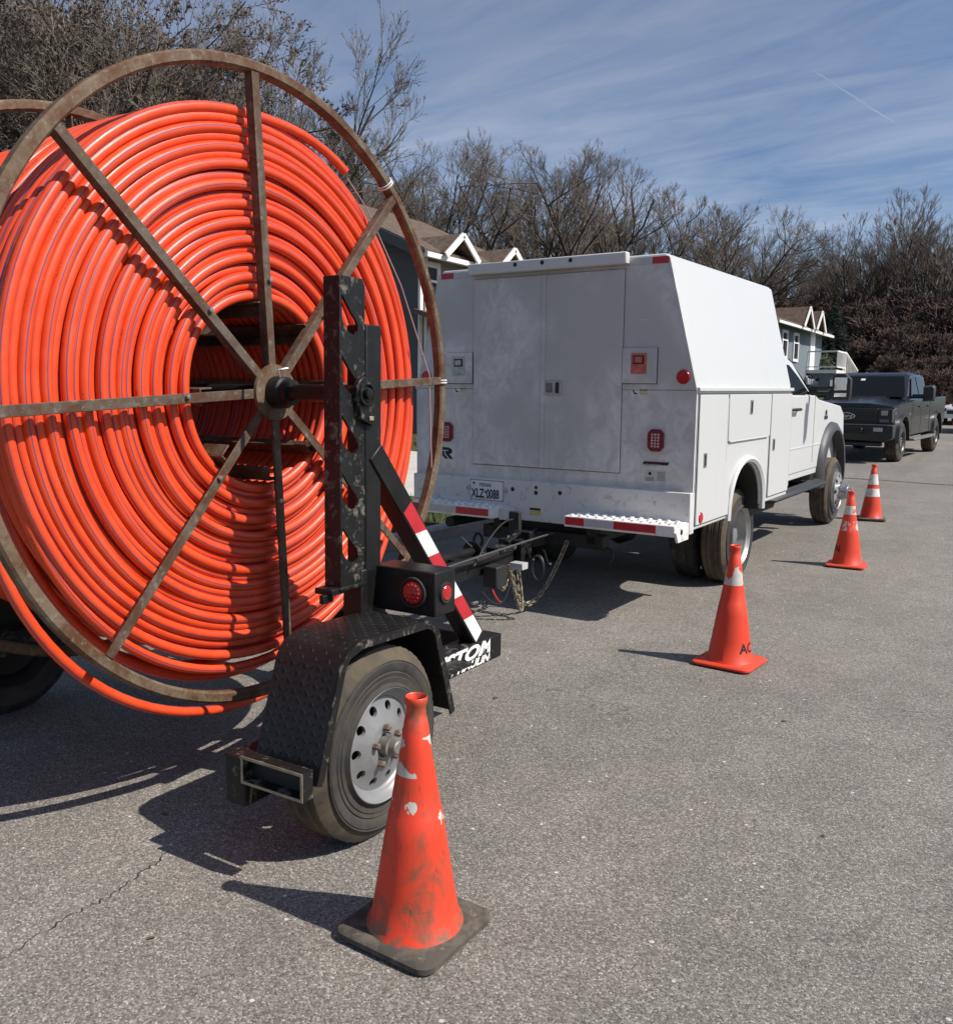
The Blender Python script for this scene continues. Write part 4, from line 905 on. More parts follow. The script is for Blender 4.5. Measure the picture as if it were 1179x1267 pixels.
# steps with raised grip teeth and tape
for (a, c, tapes) in ((-2.262, -1.458, ((-2.25, -2.205, 0), (-2.205, -2.10, 0), (-2.10, -1.96, 2), (-1.96, -1.80, 2), (-1.80, -1.50, 0))), (-0.850, -0.016, ((-0.845, -0.690, 0), (-0.690, -0.460, 2), (-0.460, -0.150, 0)))):
    st = tk(MB().box(a, c, -0.285, -0.055, 0.627, 0.705)).build('step', M_STEP, truck, bevel=0.006)
    for (t0, t1, k) in tapes:
        tk(MB().box(max(t0, a + .01), t1, -0.2875, -0.285, 0.643, 0.697)).build('reflective_tape', (M_REDTAPE, M_WHTTAPE, M_GRYTAPE)[k], st, smooth=False)
    n = 12
    for i in range(n):
        for j in range(3):
            xx = a + 0.045 + i * (c - a - 0.09) / (n - 1) + (0.018 if j % 2 else 0); yy = -0.245 + j * 0.066
            t = MB(); t.lathe([(0.0, 0.019), (0.012, 0.013), (0.012, 0.009), (0.004, 0.007), (0.004, 0)], (xx, yy, 0.705), 2, 10)
            tk(t).build('tread_tooth', M_STEP, st)
tk(MB().prism([(-0.25, 0.585), (-0.06, 0.585), (-0.06, 0.70), (-0.18, 0.715), (-0.29, 0.655)], 0, -0.020, 0.0)).build('step_end_bracket', M_STEP, truck, bevel=0.004)
tk(MB().lathe([(0.0, 0.020), (0.004, 0.018), (0.004, 0)], (0.0, -0.20, 0.655), 0, 12)).build('bracket_hole', M_INK, truck)
tk(MB().box(-1.458, -1.40, -0.20, -0.055, 0.612, 0.70)).build('step_bracket', M_MUDDY, truck, bevel=0.004)
# --- chassis underneath
ch = MB()
for x in (-1.62, -0.80): ch.box(x, x + 0.07, -0.02, 5.95, 0.47, 0.62)
for y in (0.05, 0.75, 2.1, 3.5): ch.box(-1.6, -0.75, y, y + 0.08, 0.50, 0.60)
tk(ch).build('chassis_frame', M_DARK, truck, smooth=False)
ax = MB(); ax.tube([(-W + 0.35, 1.45, 0.405), (-0.35, 1.45, 0.405)], 0.055, 12)
ax.lathe([(-0.16, 0.05), (-0.12, 0.14), (0.0, 0.19), (0.12, 0.14), (0.16, 0.05)], (-1.195, 1.45, 0.405), 0, 20)
tk(ax).build('rear_axle', M_DARK, truck)
tk(MB().tube([(-1.195, AX, 0.42), (-1.195, 4.2, 0.52)], 0.05, 10)).build('drive_shaft', M_DARK, truck)
tk(MB().box(-0.72, -0.30, 1.9, 3.2, 0.42, 0.62)).build('fuel_tank', M_DARK, truck, bevel=0.04)
tk(MB().tube([(-1.95, 2.9, 0.45), (-1.95, 1.9, 0.45), (-2.05, 1.75, 0.50), (-2.05, -0.02, 0.52)], 0.045, 10)).build('exhaust_pipe', M_DARK, truck)
hb = MB(); hb.box(-1.72, -0.67, -0.02, 0.10, 0.43, 0.53); hb.box(-1.245, -1.135, -0.20, 0.0, 0.43, 0.53); hb.box(-1.235, -1.145, -0.42, -0.2, 0.44, 0.52); hb.box(-1.235, -1.145, -0.42, -0.38, 0.40, 0.72)
tk(hb).build('hitch_receiver', M_DARK, truck, bevel=0.006)
tk(MB().lathe([(0.0, 0.026), (0.05, 0.022), (0.075, 0.024), (0.09, 0.030), (0.115, 0.026), (0.122, 0.0)], (-1.19, -0.46, 0.435), 2, 14)).build('hitch_ball', M_CHROME, truck)
for sx in (-0.62, -1.76): tk(MB().tube([(sx + 0.04 * math.cos(a * PI / 8), -0.03, 0.40 + 0.05 * math.sin(a * PI / 8)) for a in range(17)], 0.012, 6)).build('tow_ring', M_DARK, truck)
# rear dual wheels
def twheel(c, s, **kw):
    w = make_wheel(truck, (c[0], c[1] - AX, c[2] + 0.008), s, 0.402, 0.225, 0.262, s, holes=8, nuts=8, hub_r=0.100, hole_r=0.028, **kw)
    return w
M_ALU = mat('road_worn_silver_wheel', (0.38, 0.375, 0.36), 0.38, 0.5, 0.1, 10, 0.05, 80, dirt=((0.22, 0.19, 0.15), 0.5, 0.72, 8, 0.55))
RW = 1.53
for (x, s, dp) in ((-0.13, 1, 0.125), (-W + 0.13, -1, 0.125)):
    twheel((x, RW, 0.390), s, deep=dp, hub_l=0.10, rim_m=M_ALU, hub_m=M_SILVER)
for (x, s) in ((-0.40, 1), (-W + 0.40, -1)):
    MB().lathe([(s * h, r) for h, r in ((-0.02, 0.25), (0.0, 0.30), (-0.006, 0.36), (-0.03, 0.40), (-0.06, 0.402), (-0.075, 0.394), (-0.09, 0.402), (-0.14, 0.402), (-0.155, 0.394), (-0.17, 0.402), (-0.195, 0.40), (-0.22, 0.36), (-0.225, 0.30), (-0.2, 0.25))], (x, RW - AX, 0.406), 0, 64).build('inner_tyre', M_TREAD, truck)
# --- cab (crew), hood and front axle
CX0, CX1 = -W + 0.28, -0.28           # cab sides
FA = 5.50
cab_side = [(2.56, 0.72), (2.56, 1.56), (4.55, 1.545), (4.72, 1.50), (5.85, 1.41), (6.05, 1.31), (6.10, 1.05), (6.10, 0.80), (FA + 0.54, 0.80)] + [(FA + 0.54 * math.cos(PI * i / 12), 0.62 + 0.52 * math.sin(PI * i / 12)) for i in range(1, 12)] + [(FA - 0.54, 0.72)]
for (xa, xb) in ((CX1 - 0.10, CX1), (CX0, CX0 + 0.10)):
    tk(MB().prism(cab_side, 0, xa, xb)).build('cab_side', M_WHITE, truck, bevel=0.03, angle=50)
tk(MB().loft([[(CX0 + 0.06, y, 0.75), (CX1 - 0.06, y, 0.75), (CX1 - 0.06, y, z), (CX1 - 0.35, y, z + c), (CX0 + 0.35, y, z + c), (CX0 + 0.06, y, z)] for (y, z, c) in ((4.45, 1.50, 0.0), (4.60, 1.505, 0.07), (5.8, 1.40, 0.06), (6.05, 1.26, 0.0))])).build('hood', M_WHITE, truck, angle=40)
tk(MB().box(CX0 + 0.09, CX1 - 0.09, 2.56, 4.6, 0.70, 1.54)).build('cab_core', M_WHITE, truck, smooth=False)
# greenhouse
def gh(y, zlo, zhi, i0, i1):
    return [(CX0 + i0, y, zlo), (CX1 - i0, y, zlo), (CX1 - i1, y, zhi - 0.05), (CX1 - i1 - 0.10, y, zhi), (CX0 + i1 + 0.10, y, zhi), (CX0 + i1, y, zhi - 0.05)]
tk(MB().loft([gh(2.56, 1.52, 1.97, 0.02, 0.11), gh(2.75, 1.52, 2.005, 0.02, 0.12), gh(3.6, 1.52, 2.01, 0.02, 0.13), gh(3.95, 1.52, 1.94, 0.02, 0.13), gh(4.62, 1.50, 1.56, 0.03, 0.05)])).build('cab_roof', M_WHITE, truck, angle=40)
def sidewin(pts):
    # (y, z) -> on the leaning glass plane just outside the greenhouse
    return tk(MB().add([(CX1 - 0.015 - 0.11 * (z - 1.52) / 0.43 + 0.012, y, z) for y, z in pts], [tuple(range(len(pts)))]))
sidewin([(2.66, 1.56), (2.68, 1.83), (3.30, 1.875), (3.40, 1.56)]).build('rear_side_window', M_GLASS, truck, smooth=False)
sidewin([(3.44, 1.56), (3.38, 1.88), (3.70, 1.86), (3.98, 1.74), (4.28, 1.58), (4.28, 1.56)]).build('side_window', M_GLASS, truck, smooth=False)
tk(MB().add([(CX0 + 0.18, 4.02, 1.915), (CX1 - 0.18, 4.02, 1.915), (CX1 - 0.08, 4.60, 1.58), (CX0 + 0.08, 4.60, 1.58)], [(0, 1, 2, 3)])).xf(Matrix.Translation((0, 0.015, 0.02))).build('windscreen', M_GLASS, truck, smooth=False)
for y in (2.62, 3.42, 4.52):
    tk(MB().box(CX1 - 0.002, CX1 + 0.0015, y - 0.005, y + 0.005, 0.80, 1.54)).build('door_gap', M_BLACK, truck, smooth=False)
tk(MB().box(CX1 - 0.002, CX1 + 0.004, 2.58, 4.9, 0.985, 1.0)).build('door_crease', M_WHITE, truck, bevel=0.002)
for y in (2.80, 3.55):
    tk(MB().tube([(CX1, y, 1.40), (CX1 + 0.045, y + 0.03, 1.405), (CX1 + 0.045, y + 0.18, 1.405), (CX1, y + 0.21, 1.40)], 0.016, 8)).build('door_handle', M_BLACK, truck)
text_obj('door_lettering', 'JE - A', 0.075, lambda u, v: (CX1 + 0.003, 2.93 - AX - v, 1.27 - u * 0.9), mat('faded_print', (0.45, 0.43, 0.42), 0.6), truck, bold=0.0005)
tk(MB().box(CX1, CX1 + 0.010, 5.00, 5.14, 1.27, 1.31)).build('fender_badge', M_BLACK, truck, bevel=0.003)
tk(MB().lathe([(0, 0.035), (0.010, 0.030), (0.011, 0)], (CX1, 5.07, 1.345), 0, 12)).build('fender_emblem', M_BLACK, truck)
# black flare, rocker step, mirror
fl = []
for i in range(25):
    a = -0.22 + (PI + 0.44) * i / 24; ro, ri = 0.64, 0.52
    y, z = FA - 0.12, 0.61
    fl.append([(CX1 - 0.02, y - ro * math.cos(a), z + ro * math.sin(a) * 0.98), (CX1 + 0.04, y - (ro - 0.015) * math.cos(a), z + (ro - 0.03) * math.sin(a)), (CX1 + 0.075, y - (ri + 0.05) * math.cos(a), z + (ri + 0.03) * math.sin(a)), (CX1 + 0.075, y - ri * math.cos(a), z + ri * math.sin(a)), (CX1 - 0.02, y - ri * math.cos(a), z + ri * math.sin(a))])
tk(MB().loft(fl)).build('wheel_flare', mat('grey_flare_plastic', (0.045, 0.045, 0.047), 0.5, 0, 0.1, 10), truck, angle=50)
tk(MB().loft([[(CX0 - (p[0] - CX1), p[1], p[2]) for p in s] for s in fl])).build('wheel_flare', MATS['grey_flare_plastic'], truck, angle=50)
tk(MB().loft([[(CX1 + 0.075 - e + (0.095 - e) * math.cos(2 * PI * k / 12), y, 0.575 + 0.036 * math.sin(2 * PI * k / 12)) for k in range(12)] for (y, e) in ((2.44, 0.06), (2.50, 0.0), (4.55, 0.0), (4.66, 0.06))])).build('running_board', M_BLACK, truck, angle=50)
for y in (2.75, 3.55, 4.35): tk(MB().bar((CX1 + 0.05, y, 0.57), (CX1 - 0.25, y, 0.62), 0.05, 0.03)).build('step_bracket', M_DARK, truck, smooth=False)
tk(MB().box(CX0 - 0.1, CX0, 2.45, 4.65, 0.52, 0.60)).build('running_board', M_BLACK, truck, bevel=0.02)
tk(MB().box(CX1 - 0.10, CX1 - 0.005, 2.6, 5.0, 0.66, 0.74)).build('rocker_panel', M_WHITE, truck, bevel=0.01)
mr = tk(MB().loft([[(x0, y, z0), (x1, y, z0 - 0.0), (x1 + 0.01, y, z0 + 0.05), (x1 + 0.01, y, z1 - 0.06), (x1 - 0.05, y, z1), (x0 + 0.04, y, z1), (x0, y, z1 - 0.04), (x0, y, z0 + 0.04)] for (y, x0, x1, z0, z1) in ((4.18, -0.035, 0.135, 1.505, 1.775), (4.22, -0.045, 0.145, 1.495, 1.785), (4.30, -0.015, 0.115, 1.53, 1.75))])).build('tow_mirror', M_BLACK, truck, angle=50)
tk(MB().box(-0.012, 0.112, 4.170, 4.182, 1.605, 1.742)).build('mirror_glass', M_MIRROR, mr, bevel=0.004)
tk(MB().box(-0.012, 0.112, 4.170, 4.182, 1.535, 1.578)).build('mirror_glass', M_MIRROR, mr, bevel=0.004)
for z in (1.57, 1.63): tk(MB().box(CX1 - 0.03, 0.0, 4.24, 4.29, z - 0.018, z + 0.018)).build('mirror_arm', M_BLACK, truck, bevel=0.008)
# front: bumper, grille, lamps (out of sight from here, present all the same)
tk(MB().box(CX0 - 0.02, CX1 + 0.02, 6.06, 6.16, 0.55, 0.80)).build('front_bumper', M_CHROME, truck, bevel=0.03)
tk(MB().box(CX0 + 0.25, CX1 - 0.25, 6.05, 6.12, 0.85, 1.25)).build('grille', M_BLACK, truck, bevel=0.02)
for x in (CX0 + 0.02, CX1 - 0.24): tk(MB().box(x, x + 0.22, 6.02, 6.11, 1.0, 1.24)).build('headlamp', mat('clear_lamp', (0.6, 0.6, 0.62), 0.1), truck, bevel=0.02)
for (x, s) in ((-0.215, 1), (-W + 0.215, -1)):
    fw = twheel((x, FA, 0.402), s, deep=-0.05, hub_l=0.17, rim_m=M_ALU, hub_m=mat('polished_hub', (0.42, 0.42, 0.42), 0.28, 0.7, 0.1, 20), nut_m=M_CHROME)
tk(MB().tube([(-W + 0.3, FA, 0.40), (-0.3, FA, 0.40)], 0.06, 10)).build('front_axle', M_DARK, truck)
tk(MB().box(CX0 + 0.12, CX1 - 0.12, 4.6, 5.95, 0.55, 0.95)).build('engine_bay', M_DARK, truck, smooth=False)
tk(MB().box(-W + 0.05, -0.30, 0.72, 1.70, 0.85, 1.10)).build('wheel_well', M_DARK, truck, smooth=False)

# ================================================================== black pickup facing the camera
def pickup():
    fw = Vector((-3.19, 21.92)); rw = Vector((-2.98, 26.19))     # tyre contacts on the side that shows
    d = (rw - fw).normalized(); ang = math.atan2(-d.x, d.y)
    # local: x to the right (towards +X world), y backwards from the front axle, body half width 1.02
    ctr = fw - Vector((d.y, -d.x)) * 0.98
    root = thing('pickup_truck', 'dark grey crew cab pickup with black grille parked facing the white truck', 'pickup', (ctr.x, ctr.y, gz(ctr.y) + 0.0), ang)
    root.rotation_euler = (0.021, 0, ang)
    PA = mat('gunmetal_pickup_paint', (0.013, 0.0135, 0.0145), 0.24, 0.0, 0.08, 5, coat=0.25, spec=0.35, dirt=((0.06, 0.056, 0.05), 0.5, 0.8, 3, 0.22))
    GR = mat('gloss_black_grille', (0.010, 0.010, 0.011), 0.35)
    HW = 1.00; WBS = 4.06
    B = lambda b, nm, m, par=root, **kw: b.build(nm, m, par, **kw)
    def arch(yc, r, z=0.50): return [(yc + r * math.cos(a), z + r * math.sin(a)) for a in [PI * (1 - i / 12) for i in range(13)]]
    # sides (y back): front fender with doors, then bed
    fr = [(-0.86, 0.62), (-0.88, 1.08), (-0.80, 1.22), (-0.30, 1.30), (0.75, 1.34), (0.80, 1.36), (3.02, 1.38), (3.02, 0.56)] + [(0.56, 0.56)] + arch(0, 0.53)[::-1] + [(-0.56, 0.62)]
    bed = [(3.045, 0.56), (3.045, 1.40), (5.10, 1.42), (5.14, 1.36), (5.14, 0.75), (WBS + 0.58, 0.66)] + arch(WBS, 0.53)[::-1] + [(WBS - 0.56, 0.56)]
    for s in (1, -1):
        for poly, nm in ((fr, 'front_side'), (bed, 'bed_side')):
            B(MB().prism(poly, 0, s * (HW - 0.13), s * HW), nm, PA, bevel=0.035, angle=60)
        for yc in (0, WBS):
            f = [[(s * (HW - 0.03), yc + ro * math.cos(a), 0.50 + ro * math.sin(a)) if q == 0 else (s * (HW + 0.045), yc + (ro - 0.04) * math.cos(a), 0.50 + (ro - 0.04) * math.sin(a)) if q == 1 else (s * (HW + 0.045), yc + 0.515 * math.cos(a), 0.50 + 0.515 * math.sin(a)) if q == 2 else (s * (HW - 0.03), yc + 0.515 * math.cos(a), 0.50 + 0.515 * math.sin(a)) for q in range(4)] for ro, a in [(0.61, -0.1 + (PI + 0.2) * i / 18) for i in range(19)]]
            B(MB().loft(f), 'wheel_flare', PA, angle=50)
        for y in (0.86, 1.92, 3.0): B(MB().box(s * HW - 0.002, s * HW + 0.002, y - 0.006, y + 0.006, 0.62, 1.35), 'door_gap', M_BLACK, smooth=False)
        for y in (1.62, 2.66): B(MB().box(s * HW - 0.01 if s > 0 else s * HW - 0.03, s * HW + 0.03 if s > 0 else s * HW + 0.01, y, y + 0.20, 1.19, 1.225), 'door_handle', PA, bevel=0.008)
        B(MB().box(s * HW - 0.004, s * HW + 0.004, 0.60, 0.78, 1.02, 1.08), 'fender_badge', M_CHROME, bevel=0.003)
    # hood, nose, cowl
    B(MB().loft([[(-HW + 0.08, y, z), (-0.55, y, z + 0.05), (-0.45, y, z + c), (0.45, y, z + c), (0.55, y, z + 0.05), (HW - 0.08, y, z), (HW - 0.08, y, 0.8), (-HW + 0.08, y, 0.8)] for (y, z, c) in ((-0.86, 1.16, 0.0), (-0.80, 1.25, 0.06), (-0.2, 1.31, 0.10), (0.75, 1.35, 0.11))]), 'hood', PA, angle=40)
    B(MB().box(-HW + 0.1, HW - 0.1, 0.6, 3.0, 0.55, 1.37), 'cab_core', PA, smooth=False)
    B(MB().box(-HW + 0.12, HW - 0.12, 3.05, 5.1, 0.55, 0.95), 'bed_floor', PA, smooth=False)
    B(MB().box(-HW + 0.1, HW - 0.1, 5.06, 5.13, 0.75, 1.40), 'tailgate', PA, bevel=0.02)
    # greenhouse: pillars, roof, glass
    def ring(y, zt, i1): return [(-HW + 0.05, y, 1.34), (HW - 0.05, y, 1.34), (HW - i1, y, zt - 0.06), (HW - i1 - 0.12, y, zt), (-HW + i1 + 0.12, y, zt), (-HW + i1, y, zt - 0.06)]
    B(MB().loft([ring(0.62, 1.38, 0.08), ring(1.30, 1.92, 0.20), ring(1.55, 2.00, 0.21), ring(2.55, 2.02, 0.21), ring(2.92, 1.96, 0.19), ring(3.06, 1.40, 0.08)]), 'cab_roof', PA, angle=40)
    GL = mat_glass('pickup_glass', (0.010, 0.012, 0.014), 0.06); GL.node_tree.nodes['Principled BSDF'].inputs['Specular IOR Level'].default_value = 0.15
    B(MB().add([(-HW + 0.13, 0.665, 1.425), (HW - 0.13, 0.665, 1.425), (HW - 0.29, 1.27, 1.90), (-HW + 0.29, 1.27, 1.90)], [(0, 1, 2, 3)]).xf(Matrix.Translation((0, -0.03, 0.015))), 'windscreen', GL, smooth=False)
    for s in (1, -1):
        xs = lambda z: s * (HW - 0.05 - 0.155 * (z - 1.34) / 0.6 + 0.012)
        for pts in ([(0.98, 1.41), (1.42, 1.86), (1.86, 1.91), (1.86, 1.41)], [(1.95, 1.41), (1.95, 1.91), (2.55, 1.91), (2.72, 1.85), (2.76, 1.41)]):
            B(MB().add([(xs(z), y, z) for y, z in pts], [tuple(range(len(pts)))]), 'side_window', GL, smooth=False)
        # mirror
        mrr = B(MB().loft([[(s * x0, y, z0), (s * x1, y, z0 + 0.02), (s * x1, y, z1 - 0.04), (s * (x1 - 0.05), y, z1), (s * x0, y, z1 - 0.03)] for (y, x0, x1, z0, z1) in ((0.98, 1.20, 1.40, 1.36, 1.68), (1.06, 1.17, 1.43, 1.33, 1.72), (1.14, 1.19, 1.41, 1.35, 1.70))]), 'tow_mirror', M_BLACK, angle=50)
        B(MB().box(s * 0.94 if s > 0 else -1.22, 1.22 if s > 0 else -0.94, 1.04, 1.12, 1.40, 1.50), 'mirror_arm', M_BLACK, bevel=0.02)
        # lamps
        hl = B(MB().prism([(s * 0.66, 0.86), (s * 0.995, 0.86), (s * 1.0, 1.20), (s * 0.66, 1.20)], 1, -0.905, -0.80), 'headlamp', mat_glass('smoked_lamp', (0.05, 0.05, 0.055), 0.08), bevel=0.02)
        B(MB().box(min(s * 0.94, s * 0.985), max(s * 0.94, s * 0.985), -0.918, -0.90, 0.90, 1.17), 'lamp_element', mat('lamp_reflector', (0.35, 0.35, 0.36), 0.2, 0.8), hl, bevel=0.01)
        B(MB().box(min(s * 0.70, s * 0.90), max(s * 0.70, s * 0.90), -0.914, -0.90, 0.90, 0.97), 'lamp_element', mat('lamp_grey', (0.12, 0.12, 0.125), 0.3, 0.3), hl, bevel=0.01)
        B(MB().box(min(s * 0.72, s * 0.86), max(s * 0.72, s * 0.86), -0.915, -0.90, 1.05, 1.16), 'lamp_element', mat('lamp_reflector', (0.35, 0.35, 0.36), 0.2, 0.8), hl, bevel=0.01)
        B(MB().box(min(s * 0.93, s * 1.003), max(s * 0.93, s * 1.003), -0.86, -0.76, 1.06, 1.14), 'marker_lens', mat('amber_lens', (0.22, 0.07, 0.03), 0.3), hl, bevel=0.01)
        B(MB().box(min(s * 0.60, s * 0.80), max(s * 0.60, s * 0.80), -1.035, -1.0, 0.70, 0.80), 'fog_lamp', mat('lamp_reflector', (0.35, 0.35, 0.36), 0.2, 0.8), bevel=0.02)
        B(MB().box(min(s * 0.98, s * 1.14), max(s * 0.98, s * 1.14), 0.62, 3.2, 0.44, 0.50), 'running_board', mat('step_alloy', (0.20, 0.19, 0.18), 0.5, 0.4), bevel=0.015)
        B(MB().box(min(s * 0.86, s * 1.0), max(s * 0.86, s * 1.0), WBS + 0.55, WBS + 0.58, 0.28, 0.62), 'mud_flap', M_BLKR, smooth=False)
    gr = B(MB().box(-0.66, 0.66, -0.90, -0.84, 0.84, 1.20), 'grille', GR, bevel=0.02)
    for z in (0.92, 1.02, 1.12): B(MB().box(-0.63, 0.63, -0.925, -0.90, z - 0.02, z + 0.02), 'grille_bar', GR, gr, bevel=0.008)
    ov = [(0.20 * math.cos(2 * PI * k / 32), 1.03 + 0.078 * math.sin(2 * PI * k / 32)) for k in range(32)]
    em = B(MB().prism(ov, 1, -0.945, -0.92), 'emblem', M_CHROME, bevel=0.004)
    B(MB().prism([(x * 0.90, 1.03 + (z - 1.03) * 0.82) for x, z in ov], 1, -0.9485, -0.945), 'emblem_field', mat('emblem_blue', (0.015, 0.022, 0.06), 0.3), em, smooth=False)
    text_obj('emblem_text', 'Ford', 0.115, lambda u, v: (-0.125 + u, -0.950, 0.995 + v), M_CHROME, em, bold=0.001, shear=0.3, sx=1.15)
    B(MB().loft([[(x, -0.86 - dpt, z0), (x, -1.02 - dpt * 0.3, z0 + 0.04), (x, -1.02, 0.84), (x, -0.86, 0.86)] for (x, dpt, z0) in ((-1.0, -0.14, 0.54), (-0.86, 0.0, 0.46), (0.86, 0.0, 0.46), (1.0, -0.14, 0.54))]), 'front_bumper', PA, bevel=0.02)
    B(MB().box(-0.78, 0.78, -0.98, -0.84, 0.38, 0.47), 'air_dam', M_BLACK, bevel=0.03)
    B(MB().tube([(-0.99, -0.92, 0.845), (-0.88, -1.015, 0.848), (0.88, -1.015, 0.848), (0.99, -0.92, 0.845)], 0.012, 6), 'bumper_trim', mat('dull_trim', (0.16, 0.16, 0.16), 0.35, 0.6), root)
    B(MB().box(-0.52, 0.52, -1.03, -1.0, 0.66, 0.78), 'bumper_opening', M_INK, bevel=0.02)
    for s in (1, -1): B(MB().tube([(s * 0.38, -1.03, 0.66), (s * 0.38, -1.09, 0.69), (s * 0.38, -1.09, 0.74), (s * 0.38, -1.03, 0.77)], 0.018, 6), 'tow_hook', M_BLACK)
    B(MB().box(-0.6, 0.6, -0.5, 5.0, 0.42, 0.60), 'chassis', M_DARK, smooth=False)
    B(MB().tube([(-0.85, 0.625, 1.39), (-0.1, 0.60, 1.40), (0.55, 0.625, 1.41)], 0.014, 5), 'wiper', M_BLACK)
    TM = mat('pickup_tyre', (0.030, 0.027, 0.024), 0.85, 0, 0.3, 8, 0.4, 90, dirt=((0.16, 0.13, 0.095), 0.42, 0.66, 7, 0.6))
    for y in (0, WBS):
        for s in (1, -1):
            make_wheel(root, (s * 1.0, y, 0.445), s, 0.445, 0.29, 0.24, s, holes=6, hole_r=0.045, nuts=8, hub_r=0.06, hub_l=0.05, dish=0.05, rim_m=mat('dark_alloy', (0.10, 0.095, 0.088), 0.45, 0.5, 0.1, 10), tyre_m=TM)
    B(MB().box(-1.0, 1.0, -0.4, 0.42, 0.62, 0.9).box(-1.0, 1.0, WBS - 0.42, WBS + 0.42, 0.62, 0.9).xf(Matrix.Scale(0.86, 4, (1, 0, 0))), 'wheel_well', M_DARK, smooth=False)
    B(MB().add([(-0.22, 1.095, 1.815), (-0.12, 1.095, 1.815), (-0.12, 1.155, 1.862), (-0.22, 1.155, 1.862)], [(0, 1, 2, 3)]), 'paper_tag', M_WHTTAPE, smooth=False)
    # cab tint: seats glimpsed behind the glass
    return root
pickup()

# ================================================================== cars further up the street
def car(name, label, loc, rz, paint, prof, glassprof, L, HW=0.9, R_t=0.34):
    root = thing(name, label, 'car', (loc[0], loc[1], hz(loc[0], loc[1]) + (0.05 if ROAD_L < loc[0] < ROAD_R else 0.0)), rz)
    a1, a2 = 0.85, L - 0.95
    low = prof
    for s in (1, -1):
        poly = low + [(a2 + 0.40, 0.28)] + [(a2 + 0.40 * math.cos(PI * i / 10), 0.34 + 0.40 * math.sin(PI * i / 10)) for i in range(1, 10)] + [(a2 - 0.40, 0.28), (a1 + 0.40, 0.28)] + [(a1 + 0.40 * math.cos(PI * i / 10), 0.34 + 0.40 * math.sin(PI * i / 10)) for i in range(1, 10)] + [(a1 - 0.40, 0.28)]
        MB().prism(poly, 0, s * (HW - 0.12), s * HW).build('body_side', paint, root, bevel=0.03, angle=60)
    MB().prism([(y, z) for y, z in low] + [(L - 0.05, 0.4), (0.05, 0.4)], 0, -HW + 0.1, HW - 0.1).build('body', paint, root, bevel=0.05, angle=60)
    n = len(glassprof)
    zt = max(z for _, z in glassprof); zb = min(z for _, z in glassprof)
    ring = lambda ins: [(y, z) for y, z in glassprof]
    b = MB(); secs = []
    for s in (-1, 1): secs.append([(s * (HW - 0.06 - 0.20 * (z - zb) / (zt - zb)), y, z) for y, z in glassprof])
    b.loft(secs); b.build('cabin', mat_glass('car_glass', (0.02, 0.024, 0.028), 0.05), root, angle=40)
    roof = [(y, z) for y, z in glassprof if z > zt - 0.14]; y0 = min(p[0] for p in roof); y1 = max(p[0] for p in roof)
    MB().loft([[(-HW + 0.26, y, zt - d), (HW - 0.26, y, zt - d), (HW - 0.30, y, zt + 0.03 - d), (-HW + 0.30, y, zt + 0.03 - d)] for (y, d) in ((y0 - 0.05, 0.05), (y0 + 0.2, 0.0), (y1 - 0.2, 0.0), (y1 + 0.05, 0.05))]).build('roof', paint, root, angle=50)
    pil = sorted(glassprof)
    for s in (1, -1):
        for (ya, yb) in ((pil[0][0], y0), (pil[-1][0], y1)):
            MB().bar((s * (HW - 0.07), ya, zb), (s * (HW - 0.27), yb, zt), 0.07, 0.07).build('pillar', paint, root, bevel=0.01)
        MB().bar((s * (HW - 0.055), (y0 + y1) / 2, zb), (s * (HW - 0.255), (y0 + y1) / 2, zt), 0.08, 0.05).build('pillar', paint, root, bevel=0.01)
        MB().box(min(s * 0.45, s * 0.82), max(s * 0.45, s * 0.82), -0.02, 0.10, 0.62, 0.76).build('headlamp', mat_glass('smoked_lamp', (0.05, 0.05, 0.055), 0.08), root, bevel=0.02)
        MB().box(min(s * 0.62, s * 0.86), max(s * 0.62, s * 0.86), L - 0.08, L + 0.015, 0.70, 0.90).build('tail_lamp', M_REDLENS, root, bevel=0.02)
        MB().box(min(s * HW, s * (HW + 0.17)), max(s * HW, s * (HW + 0.17)), 1.45, 1.55, 0.95, 1.08).build('door_mirror', paint, root, bevel=0.02)
    MB().box(-0.42, 0.42, -0.025, 0.06, 0.50, 0.66).build('grille', M_BLACK, root, bevel=0.01)
    for y in (a1, a2):
        for s in (1, -1): make_wheel(root, (s * HW, y, R_t), s, R_t, 0.21, 0.20, s, holes=8, hole_r=0.022, dish=0.02)
    return root
SUV_P = [(0.0, 0.30), (0.0, 0.72), (0.12, 0.86), (1.15, 1.02), (4.45, 1.06), (4.58, 0.90), (4.60, 0.30)]
SUV_G = [(1.10, 1.0), (1.75, 1.62), (2.1, 1.70), (3.9, 1.70), (4.25, 1.62), (4.50, 1.04)]
SED_P = [(0.0, 0.30), (0.0, 0.62), (0.15, 0.76), (1.25, 0.92), (3.9, 0.96), (4.62, 0.92), (4.68, 0.70), (4.68, 0.30)]
SED_G = [(1.15, 0.90), (1.95, 1.38), (2.3, 1.45), (3.1, 1.45), (3.5, 1.38), (4.15, 0.95)]
car('suv', 'white sport utility car parked beyond the tail of the black pickup', (-4.3, 44.5), 0.02, mat('car_white', (0.72, 0.73, 0.73), 0.25, 0, 0.03, coat=0.6), SUV_P, SUV_G, 4.6)
car('red_car', 'red car parked close behind the black pickup', (-2.75, 36.5), 0.02, mat('car_red', (0.30, 0.015, 0.015), 0.25, 0, 0.03, coat=0.6), SED_P, SED_G, 4.68)
_p = Vector((0, 0, CAM_H)) + cray(1016, 481) * 47
